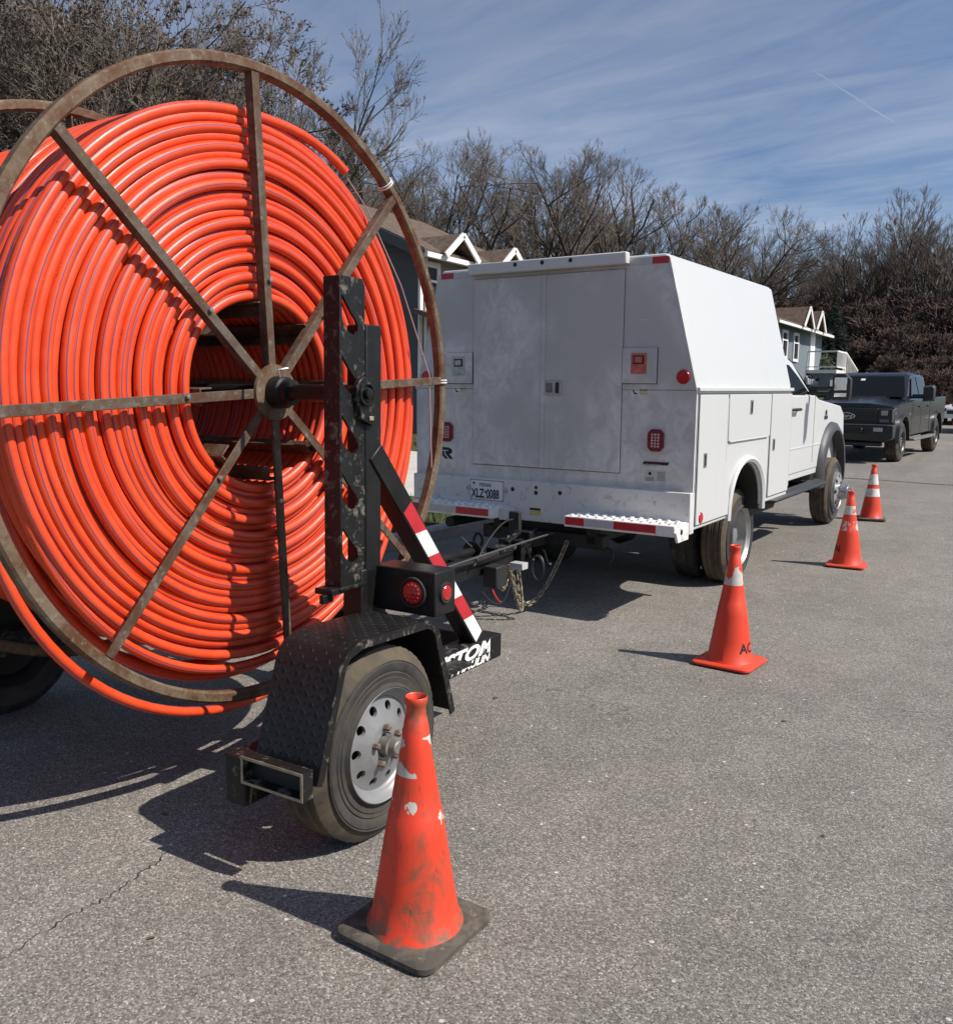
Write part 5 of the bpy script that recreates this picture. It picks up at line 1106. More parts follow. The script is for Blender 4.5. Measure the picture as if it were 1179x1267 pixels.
car('silver_car', 'pale silver saloon car parked near the foot of the blue house stair', (_p.x, _p.y), 0.9, mat('car_silver', (0.52, 0.53, 0.54), 0.25, 0.3, 0.03, coat=0.6), SED_P, SED_G, 4.68)

# ================================================================== reel trailer (local frame: x outboard to the right, y forward, flange plane at x=0)
TO, TPSI = (-2.586, 2.429, 0.0), 0.0367
trailer = thing('reel_trailer', 'black reel trailer with slotted posts, striped brace and diamond plate fenders', 'trailer', TO, TPSI)
def mir(b, s):
    if s < 0: b.v = [(-1.05 - x, y, z) for (x, y, z) in b.v]
    return b
def tp(b, nm, m, s=1, par=None, **kw): return mir(b, s).build(nm, m, par or trailer, **kw)
FP = [(-0.530, 0.325), (-0.415, 0.680), (-0.380, 0.722), (-0.300, 0.746), (0.068, 0.734), (0.115, 0.716), (0.145, 0.680), (0.258, 0.340)]
def fender(s):
    x0, x1, th = 0.425, 0.700, 0.006
    secs_o = FP; n = len(FP)
    nrm = []
    for i in range(n):
        a = FP[max(i - 1, 0)]; c = FP[min(i + 1, n - 1)]; t = Vector((c[0] - a[0], c[1] - a[1])).normalized(); nrm.append((-t.y, t.x))
    b = MB().loft([[(x0, y, z), (x1, y, z), (x1, y - nn[0] * th, z - nn[1] * th), (x0, y - nn[0] * th, z - nn[1] * th)] for (y, z), nn in zip(FP, nrm)])
    f = tp(b, 'fender', M_BLK, s, angle=25, bevel=0.002)
    # rolled outer lip
    b = MB().loft([[(x1 - 0.004, y, z + 0.0), (x1 + 0.003, y, z), (x1 + 0.003, y - nn[0] * 0.030, z - nn[1] * 0.030), (x1 - 0.004, y - nn[0] * 0.030, z - nn[1] * 0.030)] for (y, z), nn in zip(FP, nrm)])
    tp(b, 'fender_lip', M_BLKW, s, par=f, angle=25)
    # raised diamond lugs
    b = MB(); acc = 0; k = 0; pitch = 0.0285
    for i in range(n - 1):
        a = Vector(FP[i]); c = Vector(FP[i + 1]); L = (c - a).length; t = (c - a) / L; nn = Vector((-t.y, t.x)); m = max(1, int(round(L / pitch)))
        for j in range(m):
            p = a + t * (L * (j + 0.5) / m)
            for q in range(9):
                x = x0 + 0.022 + q * pitch; ang = PI / 4 if (k + q) % 2 else -PI / 4
                ca, sa = math.cos(ang), math.sin(ang); l, w, h = 0.0125, 0.0042, 0.0016
                pts = [(l, 0, 0), (0, w, 0), (-l, 0, 0), (0, -w, 0), (l * 0.55, 0, h), (-l * 0.55, 0, h)]
                vs = []
                for (u, v, hh) in pts:
                    du, dv = u * ca - v * sa, u * sa + v * ca; g = p + t * du + nn * (hh + 0.0003); vs.append((x + dv, g.x, g.y))
                b.add(vs, [(0, 1, 4), (1, 2, 5), (1, 5, 4), (2, 3, 5), (3, 0, 4), (3, 4, 5)])
            k += 1
    o = tp(b, 'diamond_tread', M_BLK, s, par=f, smooth=False); o['kind'] = 'stuff'
    # inner splash plate
    tp(MB().prism([(-0.51, 0.33), (-0.40, 0.675), (-0.300, 0.736), (0.068, 0.724), (0.135, 0.675), (0.245, 0.345)], 0, 0.425, 0.431), 'splash_plate', M_BLK, s, smooth=False)
fender(1); fender(-1)

def slot(zb):
    P = [(-0.092, 0.135), (-0.072, 0.112), (-0.040, 0.075), (-0.014, 0.050), (-0.004, 0.030), (-0.006, 0.012), (-0.018, 0.000), (-0.034, -0.001), (-0.050, 0.004), (-0.066, 0.014), (-0.080, 0.026), (-0.092, 0.044)]
    return [(u, zb + v) for u, v in P]
for s in (1, -1):
    # side rail (box section) with rear stub and open socket
    rl = tp(MB().box(0.352, 0.458, -0.40, 0.930, 0.326, 0.440), 'side_rail', M_BLKW, s, bevel=0.006)
    tp(MB().box(0.345, 0.435, -0.575, -0.36, 0.205, 0.372), 'frame_stub', M_BLKW, s, bevel=0.006)
    tp(MB().box(0.357, 0.430, -0.42, -0.36, 0.25, 0.425), 'stub_weld_block', M_BLKW, s, bevel=0.006)
    sk = MB(); X0, X1, Z0, Z1 = 0.436, 0.700, 0.296, 0.388
    fr4 = lambda t: ((X0, X1, Z1 - t, Z1), (X0, X1, Z0, Z0 + t), (X0, X0 + t, Z0 + t, Z1 - t), (X1 - t, X1, Z0 + t, Z1 - t))
    for (a, c, z0, z1) in fr4(0.010): sk.box(a, c, -0.590, -0.545, z0, z1)
    so = tp(sk, 'rear_socket', M_BLKW, s, smooth=False)
    ed = MB()
    for (a, c, z0, z1) in fr4(0.009): ed.box(a, c, -0.5925, -0.590, z0, z1)
    tp(ed, 'worn_edge', M_EDGE, s, par=so, smooth=False)
    tp(MB().box(X0 + 0.01, X1 - 0.01, -0.550, -0.546, Z0 + 0.01, Z1 - 0.01), 'socket_back', M_DARK, s, par=so, smooth=False)
    # slotted post: rear flange, slotted web, front tube
    z0, z1 = 0.850, 1.952
    tp(MB().box(0.364, 0.440, -0.104, -0.094, z0, z1), 'post_flange', M_BLKW, s, bevel=0.003)
    b = holed_plate('post_web', [(-0.094, z0), (0.034, z0), (0.034, z1 - 0.02), (0.020, z1), (-0.094, z1)], [slot(z) for z in (0.935, 1.130, 1.335, 1.545, 1.755)], 0.010, M_BLKW, trailer,
                    (lambda u, v, w: (0.434 + w, u, v)) if s > 0 else (lambda u, v, w: (-1.05 - 0.434 - w, u, v)))
    for z in (1.05, 1.245, 1.45, 1.665, 1.87):
        tp(MB().lathe([(0.439, 0.009), (0.4405, 0.008), (0.4405, 0)], (0, 0.005, z), 0, 10), 'bolt_hole', M_INK, s)
    tp(MB().box(0.352, 0.444, 0.036, 0.126, 0.44, 1.796), 'post_tube', M_BLK, s, bevel=0.006)
    tp(MB().box(0.362, 0.446, -0.112, 0.036, 0.838, 0.852), 'post_foot', M_BLKW, s, bevel=0.003)
    tp(MB().box(0.356, 0.440, -0.150, -0.085, 0.828, 0.850).box(0.40, 0.42, -0.175, -0.12, 0.80, 0.832), 'post_pin', M_BLK, s, bevel=0.003)
    tp(MB().box(0.352, 0.444, 0.010, 0.160, 0.44, 0.90), 'post_base', M_BLK, s, bevel=0.008)
    # bearing lock: ring, teardrop keeper, nut
    td = [(0.012 + 0.050 * math.cos(a), 1.552 + 0.055 * math.sin(a)) for a in [R(-25 + i * 235 / 16) for i in range(17)]] + [(-0.012, 1.455), (0.052, 1.430), (0.074, 1.448)]
    tp(MB().prism(td, 0, 0.440, 0.462), 'axle_keeper', M_BLKW, s, bevel=0.004)
    tp(MB().lathe([(0.462, 0.044), (0.474, 0.042), (0.474, 0.034), (0.466, 0.032), (0.466, 0.020), (0.484, 0.019), (0.486, 0.010), (0.486, 0)], (0, 0.010, 1.547), 0, 28), 'axle_collar', M_BLKW, s)
    tp(MB().box(0.462, 0.468, 0.028, 0.052, 1.450, 1.466), 'keeper_pin', M_EDGE, s, bevel=0.002)
    # brace with red and white tape
    A, Bq = Vector((0.41, 0.085, 1.335)), Vector((0.41, 0.875, 0.420))
    tp(MB().bar(A, Bq, 0.085, 0.085, up=(1, 0, 0)), 'brace', M_BLK, s, bevel=0.005)
    d = (Bq - A); Ln = d.length; d.normalize(); nrm = Vector((0, -d.z, d.y))
    t0, t1, n = 0.300, Ln - 0.06, 6
    for i in range(n):
        a = A + d * (t0 + (t1 - t0) * i / n); c = A + d * (t0 + (t1 - t0) * (i + 1) / n); sk_ = 0.022
        vs = []
        for x in (0.4528, 0.4545):
            for (p, sg, k) in ((a, 1, sk_), (c, 1, sk_), (c, -1, -sk_), (a, -1, -sk_)):
                q = p + nrm * (0.032 * sg) + d * (k if (0 < i or p is c) and (i < n - 1 or p is a) else 0); vs.append((x, q.y, q.z))
        tp(MB().add(vs, [(0, 1, 2, 3), (7, 6, 5, 4), (0, 4, 5, 1), (1, 5, 6, 2), (2, 6, 7, 3), (3, 7, 4, 0)]), 'tape_segment', M_REDTAPE if i % 2 == 0 else M_WHTTAPE, s, smooth=False)
    tp(MB().prism([(0.16, 0.44), (0.16, 0.74), (0.55, 0.44)], 0, 0.385, 0.397), 'gusset', M_BLK, s, smooth=False)
    tp(MB().box(0.458, 0.56, 0.30, 0.62, 0.405, 0.412), 'step_plate', M_BLKW, s, smooth=False)
    # lamp box with stop lamp and side marker
    lb = tp(MB().box(0.424, 0.712, 0.100, 0.235, 0.738, 0.905), 'lamp_box', M_BLK, s, bevel=0.006)
    bz = MB(); bz.lathe([(0.0, 0.058), (-0.014, 0.056), (-0.014, 0.048), (-0.006, 0.046)], (0.618, 0.100, 0.822), 1, 36, cap=False)
    sl = tp(bz, 'stop_lamp', M_BLKR, s)
    ln = MB().lathe([(-0.006, 0.047), (-0.014, 0.042), (-0.018, 0.028), (-0.019, 0.0)], (0.618, 0.100, 0.822), 1, 36)
    tp(ln, 'lens', M_REDLENS, s, par=sl)
    for (du, dv) in [(0, 0)] + [(0.016 * math.cos(a), 0.016 * math.sin(a)) for a in [i * PI / 3 for i in range(6)]] + [(0.031 * math.cos(a), 0.031 * math.sin(a)) for a in [i * PI / 6 for i in range(12)]]:
        tp(MB().lathe([(-0.0165, 0.0055), (-0.0195, 0.004), (-0.020, 0)], (0.618 + du, 0.100, 0.822 + dv), 1, 8), 'diode', mat('red_diode', (0.55, 0.05, 0.05), 0.15), s, par=sl)
    sm = tp(MB().lathe([(0.0, 0.040), (0.010, 0.038), (0.010, 0.032), (0.005, 0.031)], (0.712, 0.165, 0.822), 0, 30, cap=False), 'side_marker', M_BLKR, s)
    tp(MB().lathe([(0.005, 0.032), (0.012, 0.026), (0.014, 0.0)], (0.712, 0.165, 0.822), 0, 30), 'lens', M_REDLENS, s, par=sm)
    # wheel with stub axle, red wire loop
    if s > 0: make_wheel(trailer, (0.690, -0.165, 0.340), 1, 0.340, 0.215, 0.203, 1, holes=10, nuts=5, hub_r=0.040, hub_l=0.085, hole_r=0.0175, dish=0.012, nut_m=mat('rusty_nut', (0.20, 0.15, 0.11), 0.6, 0.5, 0.3, 40), hub_m=mat('dusty_hub', (0.22, 0.20, 0.17), 0.55, 0.5, 0.3, 30))
    else: make_wheel(trailer, (-1.05 - 0.690, -0.165, 0.340), -1, 0.340, 0.215, 0.203, -1, holes=10, nuts=5, hub_r=0.040, hub_l=0.085, hole_r=0.0175, dish=0.012, rim_m=M_DARK, tyre_m=M_TREAD)
    tp(MB().bar((0.40, 0.10, 0.37), (0.44, -0.165, 0.34), 0.07, 0.06).box(0.40, 0.51, -0.20, -0.13, 0.31, 0.37), 'torsion_arm', M_DARK, s, smooth=False)
# lettering on the right rail and cross frame
TXT = mat('white_decal', (0.78, 0.78, 0.76), 0.5, 0, 0.05, 30)
text_obj('rail_lettering', 'CUSTOM', 0.081, lambda u, v: (0.4592, min(0.929, 0.325 + u), 0.377 + v), TXT, trailer, bold=0.0036, shear=0.35, sx=1.85, space=1.0)
text_obj('rail_lettering', 'HEAVY HAULING', 0.046, lambda u, v: (0.4592, min(0.929, 0.395 + u), 0.336 + v), TXT, trailer, bold=0.0020, shear=0.35, sx=1.62, space=1.0)
tp(MB().box(-1.508, 0.458, 0.932, 1.035, 0.326, 0.438), 'cross_beam', M_BLK, bevel=0.006)
tp(MB().box(-0.580, -0.470, 1.03, 2.80, 0.385, 0.495), 'tongue_beam', M_BLK, bevel=0.005)
cp = MB(); cp.box(-0.585, -0.465, 2.62, 2.98, 0.495, 0.530); cp.lathe([(0.44, 0.058), (0.51, 0.058), (0.55, 0.048), (0.565, 0.02), (0.565, 0)], (-0.525, 3.045, 0), 2, 20)
cp.bar((-0.525, 2.80, 0.545), (-0.525, 2.98, 0.60), 0.035, 0.02)
tp(cp, 'coupler', M_BLKW, bevel=0.003)
jk = MB(); jk.tube([(-0.65, 1.95, 0.50), (-0.65, 2.55, 0.50)], 0.034, 12); jk.lathe([(0.0, 0.075), (0.012, 0.075), (0.025, 0.03), (0.11, 0.026)], (-0.65, 2.54, 0.50), 1, 16); jk.box(-0.66, -0.575, 2.20, 2.30, 0.43, 0.50)
tp(jk, 'tongue_jack', M_BLK); tp(MB().tube([(-0.65, 1.95, 0.50), (-0.65, 1.90, 0.50), (-0.60, 1.89, 0.56), (-0.54, 1.89, 0.60)], 0.010, 6), 'jack_crank', M_GALV)
tp(MB().box(-0.452, -0.345, 2.36, 2.50, 0.315, 0.455), 'breakaway_box', M_BLACK, bevel=0.008)
tp(MB().box(-0.40, -0.30, 2.62, 2.70, 0.40, 0.445), 'reflector_block', M_GRYTAPE, bevel=0.003)
# safety chains
def links(path, nm):
    b = MB(); pts = [Vector(p) for p in path]; seg = [0]
    for i in range(1, len(pts)): seg.append(seg[-1] + (pts[i] - pts[i - 1]).length)
    pitch = 0.036; n = int(seg[-1] / pitch)
    for k in range(n):
        t = (k + 0.5) * pitch; i = max(j for j in range(len(seg)) if seg[j] <= t); i = min(i, len(pts) - 2)
        p = pts[i].lerp(pts[i + 1], (t - seg[i]) / (seg[i + 1] - seg[i])); d = (pts[i + 1] - pts[i]).normalized()
        u = d.orthogonal().normalized(); u = Quaternion(d, R(25 + 90 * (k % 2))) @ u
        b.tube([p + d * (0.012 * (1 if math.cos(a) > 0 else -1) + 0.013 * math.cos(a)) + u * (0.015 * math.sin(a)) for a in [2 * PI * j / 12 for j in range(12)]], 0.0060, 6, closed=True)
    return tp(b, nm, M_CHAIN)
def bez(a, c, m, n=30):
    a, c, m = Vector(a), Vector(c), Vector(m); return [a * (1 - t) ** 2 + m * 2 * t * (1 - t) + c * t * t for t in [i / n for i in range(n + 1)]]
links(bez((-0.46, 2.72, 0.40), (-0.36, 3.42, 0.49), (-0.52, 3.06, -0.30)), 'safety_chain')
links(bez((-0.62, 2.72, 0.40), (-0.82, 3.35, 0.47), (-0.62, 3.02, -0.10)), 'safety_chain')
links(bez((-0.44, 2.70, 0.40), (-0.50, 2.92, 0.36), (-0.36, 2.84, -0.22)), 'chain_tail')
for (x, y, z, l) in ((-0.44, 2.93, 0.50, 0.10), (-0.40, 3.12, 0.46, 0.12), (-0.62, 3.10, 0.47, 0.12)):
    tp(MB().tube([(x, y, z), (x + 0.01, y + 0.02, z - l * 0.5), (x + 0.03, y + 0.03, z - l), (x + 0.05, y + 0.01, z - l * 0.8)], 0.010, 7), 'chain_hook', M_BLK)
tp(MB().tube([(-0.36 + 0.05 * math.cos(a), 2.95 + 0.02 * math.sin(a * 0.5), 0.36 + 0.09 * math.sin(a)) for a in [i * PI / 8 for i in range(26)]], 0.007, 6), 'cable_coil', M_BLACK)
tp(MB().box(-0.62, -0.43, 2.84, 2.90, 0.40, 0.56).box(-0.60, -0.45, 3.00, 3.06, 0.53, 0.60), 'coupler_clamp', M_BLK, bevel=0.006)
# wires and breakaway cable
for i, (a, c, m, r) in enumerate([((-0.46, 1.60, 0.50), (-0.62, 3.42, 0.56), (-0.42, 2.60, 0.47), 0.011), ((-0.45, 1.62, 0.50), (-0.48, 3.42, 0.54), (-0.30, 2.75, 0.60), 0.007), ((-0.42, 2.20, 0.48), (-0.75, 3.45, 0.54), (-0.52, 2.80, 0.86), 0.006), ((-0.66, 2.42, 0.62), (-0.58, 3.40, 0.54), (-0.62, 2.80, 0.30), 0.006), ((-0.30, 2.45, 0.33), (-0.42, 2.30, 0.30), (-0.30, 2.36, 0.12), 0.005)]):
    tp(MB().tube(bez(a, c, m, 18), r, 6), 'wire', M_BLACK if i % 2 == 0 else mat('grey_cable', (0.07, 0.07, 0.07), 0.5))
tp(MB().tube(bez((-0.34, 2.30, 0.32), (-0.30, 2.34, 0.24), (-0.28, 2.26, 0.26), 6), 0.006, 6), 'red_plug', mat('red_plug_plastic', (0.40, 0.02, 0.02), 0.5))

# ================================================================== cable reel
RC, RR = 1.547, 1.17
reel = thing('cable_reel', 'large rusty steel reel with eight spoked flanges holding orange conduit', 'reel', (0, 0, 0))
reel.location = Vector(TO) + Vector((0, 0, RC)); reel.rotation_euler = (0, 0, TPSI)
PHI = 0.065
def rim_prof(x, w=0.048, h=0.043):
    e = 0.008; a, c = x - w / 2, x + w / 2; r0, r1 = RR - h / 2, RR + h / 2
    return [(a + e, r0), (a, r0 + e), (a, r1 - e), (a + e, r1), (c - e, r1), (c, r1 - e), (c, r0 + e), (c - e, r0)]
for x in (0.0, -1.05):
    S = 1 if x == 0.0 else -1
    MB().lathe(rim_prof(x), (0, 0, 0), 0, 128, closed=True).build('rim', M_RUST, reel, angle=40)
    for k in range(8):
        a = PHI + k * PI / 4; dd = Vector((0, math.cos(a), math.sin(a))); tt = Vector((0, -dd.z, dd.y))
        b = MB(); ox = S * 0.008
        # angle iron: one leg facing out, one leg running inward
        b.bar(Vector((x + ox + S * 0.012, 0, 0)) + dd * 0.06, Vector((x + ox + S * 0.012, 0, 0)) + dd * (RR - 0.020), 0.036, 0.008, up=(1, 0, 0))
        b.bar(Vector((x + ox - S * 0.008, 0, 0)) + dd * 0.06 + tt * 0.0135, Vector((x + ox - S * 0.008, 0, 0)) + dd * (RR - 0.020) + tt * 0.0135, 0.008, 0.032, up=(1, 0, 0))
        sp = b.build('spoke', M_SPOKE, reel, bevel=0.002)
        MB().lathe([(S * 0.0, 0.010), (S * 0.012, 0.009), (S * 0.013, 0)], tuple(Vector((x + ox + S * 0.016, 0, 0)) + dd * 0.42 - tt * 0.008), 0, 6).build('bolt', M_GALV, sp, smooth=False)
    hb = MB().lathe([(S * 0.024, 0.0), (S * 0.024, 0.108), (S * 0.036, 0.106), (S * 0.036, 0.0)], (x, 0, 0), 0, 40)
    hb.build('hub_plate', M_RUST, reel, angle=40)
    MB().lathe([(S * 0.036, 0.062), (S * 0.085, 0.060), (S * 0.090, 0.050), (S * 0.120, 0.048), (S * 0.122, 0.036), (S * 0.122, 0.0)], (x, 0, 0), 0, 30).build('hub_collar', M_BLK, reel)
    MB().tube([(x + S * 0.075, -0.02, 0.055), (x + S * 0.075, -0.03, 0.085), (x + S * 0.085, 0.01, 0.092)], 0.005, 6).build('set_screw', M_GALV, reel)
for k in range(8):
    a = PHI + k * PI / 4; c = Vector((0, math.cos(a), math.sin(a))) * 0.338; t = Vector((0, -math.sin(a), math.cos(a)))
    b = MB().bar(Vector((0.0, 0, 0)) + c, Vector((-1.05, 0, 0)) + c, 0.062, 0.007, up=c.normalized())
    b.bar(Vector((0.0, 0, 0)) + c * 0.92 - t * 0.029, Vector((-1.05, 0, 0)) + c * 0.92 - t * 0.029, 0.007, 0.050, up=c.normalized())
    b.build('drum_bar', M_SPOKE, reel, bevel=0.002)
MB().tube([(0.46, 0, 0), (-1.51, 0, 0)], 0.0315, 20).build('axle_shaft', M_BLK, reel)
M_PTAPE = mat('white_plastic_tie', (0.70, 0.68, 0.64), 0.5, 0, 0.1, 20)
for a in (R(52), PHI - 0.005):
    b = MB(); c = Vector((0, math.cos(a), math.sin(a))) * RR; t = Vector((0, -math.sin(a), math.cos(a))); r = c.normalized()
    pts = [c + Vector((0.031 * math.cos(q), 0, 0)) * 1.12 + r * (0.029 * math.sin(q)) * 1.12 for q in [2 * PI * i / 16 for i in range(16)]]
    for off in (-0.006, 0.006): b.tube([p + t * off for p in pts], 0.0035, 5, closed=True)
    b.build('plastic_tie', M_PTAPE, reel)

# ================================================================== conduit
coil = thing('conduit_coil', 'thick coil of orange conduit with purple stripes wound on the rusty reel', 'conduit', (0, 0, 0))
coil.location = reel.location; coil.rotation_euler = (0, 0, TPSI)
PR = 0.0194
def ring_arrays(th, r, x, a, phase, sides=10, closed=True, dz=0.0):
    n = len(th); ct, st = np.cos(th), np.sin(th)
    c = np.stack([x, r * ct, r * st + dz], 1); er = np.stack([np.zeros(n), ct, st], 1); ex = np.array([1.0, 0, 0])
    k = np.arange(sides); ph = 2 * PI * k / sides
    V = c[:, None, :] + a * (er[:, None, :] * np.cos(ph)[None, :, None] + ex[None, None, :] * np.sin(ph)[None, :, None])
    i = np.arange(n if closed else n - 1); j = (i + 1) % n; I, K = np.meshgrid(i, k, indexing='ij'); J, _ = np.meshgrid(j, k, indexing='ij'); K2 = (K + 1) % sides
    F = np.stack([I * sides + K, I * sides + K2, J * sides + K2, J * sides + K], 2).reshape(-1, 4)
    s = np.concatenate([[0], np.cumsum(np.abs(np.diff(th)) * r[:-1])]); s = np.append(s, s[-1] + (s[-1] - s[-2]))
    d = phase if isinstance(phase, np.ndarray) else np.full(n, phase); d = np.append(d, d[0] if closed else d[-1])
    kk = K.ravel(); ii = I.ravel()
    uv = np.stack([np.stack([s[ii], kk / sides + d[ii]], 1), np.stack([s[ii], (kk + 1) / sides + d[ii]], 1), np.stack([s[ii + 1], (kk + 1) / sides + d[ii + 1]], 1), np.stack([s[ii + 1], kk / sides + d[ii + 1]], 1)], 1).reshape(-1, 2)
    return V.reshape(-1, 3), F, uv
class TubeSet:
    def __init__(s): s.V = []; s.F = []; s.U = []; s.o = 0
    def add(s, v, f, u): s.V.append(v); s.F.append(f + s.o); s.U.append(u); s.o += len(v)
    def build(s, nm): return np_mesh(nm, np.concatenate(s.V), np.concatenate(s.F), M_CONDUIT, coil, np.concatenate(s.U))
rng = np.random.default_rng(17)
NL, R_IN, LP, TPI = 20, 0.372, 0.0326, 0.0408
SEG = 104; TH = np.linspace(0, 2 * PI, SEG, endpoint=False)
def wob(amp, ks=(1, 2, 3, 5)):
    return sum(amp * rng.normal() / k ** 0.6 * np.cos(k * TH + rng.random() * 6.28) for k in ks)
def vphase(): return 0.5 - 0.17 + rng.normal() * 0.035 + wob(0.012, (1, 2))
for l in range(NL):
    ts = TubeSet(); off = 0.0 if l % 2 == 0 else TPI * 0.46
    nt = int((0.965 - off) / TPI); full = True
    lay = wob(0.0016); lay_x = 0.0035 * rng.normal()
    for t in range(nt):
        if not full and 3 < t < nt - 3: continue
        x = -0.044 - off - t * TPI + wob(0.0026) + (wob(0.0032) + lay_x if t == 0 else 0)
        sag = -0.014 * (l / NL) * np.clip(-np.sin(TH), 0, 1)
        r = R_IN + l * LP + lay + wob(0.0014) + sag
        ts.add(*ring_arrays(TH, r, x, PR, vphase(), (12 if t < 2 or l == NL - 1 else 6)))
    ts.build('winding_layer')
# outermost turns: part of a layer whose free end sticks up past the top spoke
def open_arc(nm, a0, a1, rfun, xfun, n=90, dz=0.0, sides=12, endcap=True):
    th = np.linspace(a0, a1, n); r = np.array([rfun(t) for t in th]); x = np.array([xfun(t) for t in th])
    ts = TubeSet(); ts.add(*ring_arrays(th, r, x, PR, np.full(n, 0.36), sides, False, dz)); return ts.build(nm)
ro = R_IN + NL * LP - 0.004
sm = lambda t: max(0.0, min(1.0, t)) ** 2 * (3 - 2 * max(0.0, min(1.0, t)))
open_arc('free_end', R(61), R(400), lambda t: ro + 0.004 + 0.050 * sm((R(96) - t) / R(35)) , lambda t: -0.060 - 0.05 * sm((t - R(330)) / R(60)))
for i in range(7):
    x0 = -0.105 - i * TPI * 1.35 - rng.random() * 0.02; 
    ts = TubeSet(); sagk = -0.012 + 0.02 * rng.random()
    ts.add(*ring_arrays(TH, ro + wob(0.002) + sagk * np.clip(-np.sin(TH + 0.1), 0, 1) ** 2, x0 + wob(0.006), PR, vphase(), 12)); ts.build('outer_turn')
# loose loops hanging below the wound turns
def loose(depth, ctr, width, x0, xs):
    bump = np.clip(np.cos((TH - R(ctr)) * (90.0 / width) * 1.0), 0, 1); d = (TH - R(ctr) + PI) % (2 * PI) - PI
    bump = np.where(np.abs(d) < R(width), np.cos(d / R(width) * PI / 2) ** 1.5, 0.0)
    ts = TubeSet(); ts.add(*ring_arrays(TH, ro + depth * bump + wob(0.0012), x0 + xs * bump + wob(0.003), PR, vphase(), 12)); ts.build('loose_loop')
loose(0.262, 278, 112, -0.185, -0.005)
loose(0.060, 266, 85, -0.085, 0.01); loose(0.115, 274, 82, -0.190, 0.0); loose(0.085, 262, 84, -0.290, 0.0)
MB().tube([(-0.03, 0.50, 0.905), (-0.02, 0.62, 0.80), (-0.005, 0.85, 0.50), (0.012, 1.06, 0.10), (0.020, 1.075, -0.35)], 0.0032, 5).build('tie_cord', mat('faded_pink_cord', (0.34, 0.24, 0.24), 0.8), coil)

# ================================================================== traffic cones
M_BASE = mat('black_cone_base_rubber', (0.055, 0.047, 0.038), 0.85, 0, 0.3, 8, 0.4, 70, dirt=[((0.17, 0.145, 0.11), 0.45, 0.68, 14, 0.7), ((0.26, 0.22, 0.17), 0.62, 0.70, 40, 0.5)])
def rsq(h, r, n=5):
    out = []
    for (cx, cy, a0) in ((h - r, h - r, 0), (-h + r, h - r, 90), (-h + r, -h + r, 180), (h - r, -h + r, 270)):
        for i in range(n + 1):
            a = R(a0 + 90 * i / n); out.append((cx + r * math.cos(a), cy + r * math.sin(a)))
    return out
def cone(label, x, y, rz, body_m, base_m, H=0.71, rb=0.128, rt=0.031, half=0.170, collars=(), text=None, lean=(0, 0), open_top=True, base_h=0.036):
    root = thing('traffic_cone', label, 'traffic cone', (x, y, gz(y)), rz, 'traffic cones beside the trailer and truck')
    root.rotation_euler = (lean[0], lean[1], rz)
    b = MB()
    b.loft([[(u, v, z) for u, v in rsq(half - i, 0.045)] for z, i in ((0.008, 0.006), (0.012, 0.0), (base_h - 0.008, 0.0), (base_h, 0.010))])
    for (u, v) in ((1, 1), (1, -1), (-1, 1), (-1, -1)): b.box(u * (half - 0.05) - 0.02, u * (half - 0.05) + 0.02, v * (half - 0.05) - 0.02, v * (half - 0.05) + 0.02, 0.0, 0.012)
    b.build('base', base_m, root, angle=40)
    z0 = base_h - 0.004
    pr = [(z0, rb + 0.014), (z0 + 0.006, rb + 0.012), (z0 + 0.018, rb)]
    zr = lambda z: rb + (rt - rb) * (z - z0 - 0.018) / (H - 0.055 - z0 - 0.018)
    pr += [(z, zr(z)) for z in (0.15, 0.30, 0.372)] + [(0.376, zr(0.376) - 0.002)] + [(z, zr(z) - 0.002) for z in (0.45, 0.55)] + [(H - 0.062, rt + 0.001)]
    pr += [(H - 0.058, rt - 0.002), (H - 0.034, rt - 0.0045), (H - 0.024, rt - 0.002), (H - 0.014, rt + 0.001), (H - 0.002, rt + 0.001), (H, rt - 0.001), (H - 0.004, rt - 0.005), (H - 0.05, rt - 0.007), (H - 0.20, rt - 0.004)]
    bo = MB().lathe([(z, r) for z, r in pr], (0, 0, 0), 2, 56, cap=False).build('cone_body', body_m, root, angle=60)
    for (c0, c1, m) in collars:
        MB().lathe([(c0, zr(c0) + 0.0003), (c0 + 0.001, zr(c0) + 0.0022), (c1 - 0.001, zr(c1) + 0.0022), (c1, zr(c1) + 0.0003)], (0, 0, 0), 2, 48, cap=False).build('reflective_sleeve', m, root)
    if text:
        tx, size, zt, az = text
        def fn(u, v):
            z = zt + v * 0.98; r = zr(z) + 0.0012; a = az + u / zr(zt); return (r * math.cos(a), r * math.sin(a), z)
        vs, fs = text_geo(tx, size, bold=0.0022)
        # subdivide finely enough to follow the cone
        bm = bmesh.new(); me = bpy.data.meshes.new('cone_lettering')
        vv = [bm.verts.new((u, v, 0)) for u, v in vs]
        for f in fs:
            try: bm.faces.new([vv[i] for i in f])
            except ValueError: pass
        for _ in range(2): bmesh.ops.subdivide_edges(bm, edges=[e for e in bm.edges if e.calc_length() > 0.012], cuts=1)
        for v in bm.verts: v.co = fn(v.co.x, v.co.y)
        bmesh.ops.recalc_face_normals(bm, faces=bm.faces)
        bm.to_mesh(me); bm.free(); me.materials.append(M_INK)
        o = bpy.data.objects.new('cone_lettering', me); COL.objects.link(o); o.parent = root
    return root
cone('scuffed orange cone on a black rubber base in front of the trailer wheel', -1.468, 1.915, R(0), mat_cone('cone_vinyl_scuffed', 3, [(0.34, 0.43, 0.555), (0.49, 0.60, 0.535)], 0.95), M_BASE, lean=(R(1.0), R(0.6)))
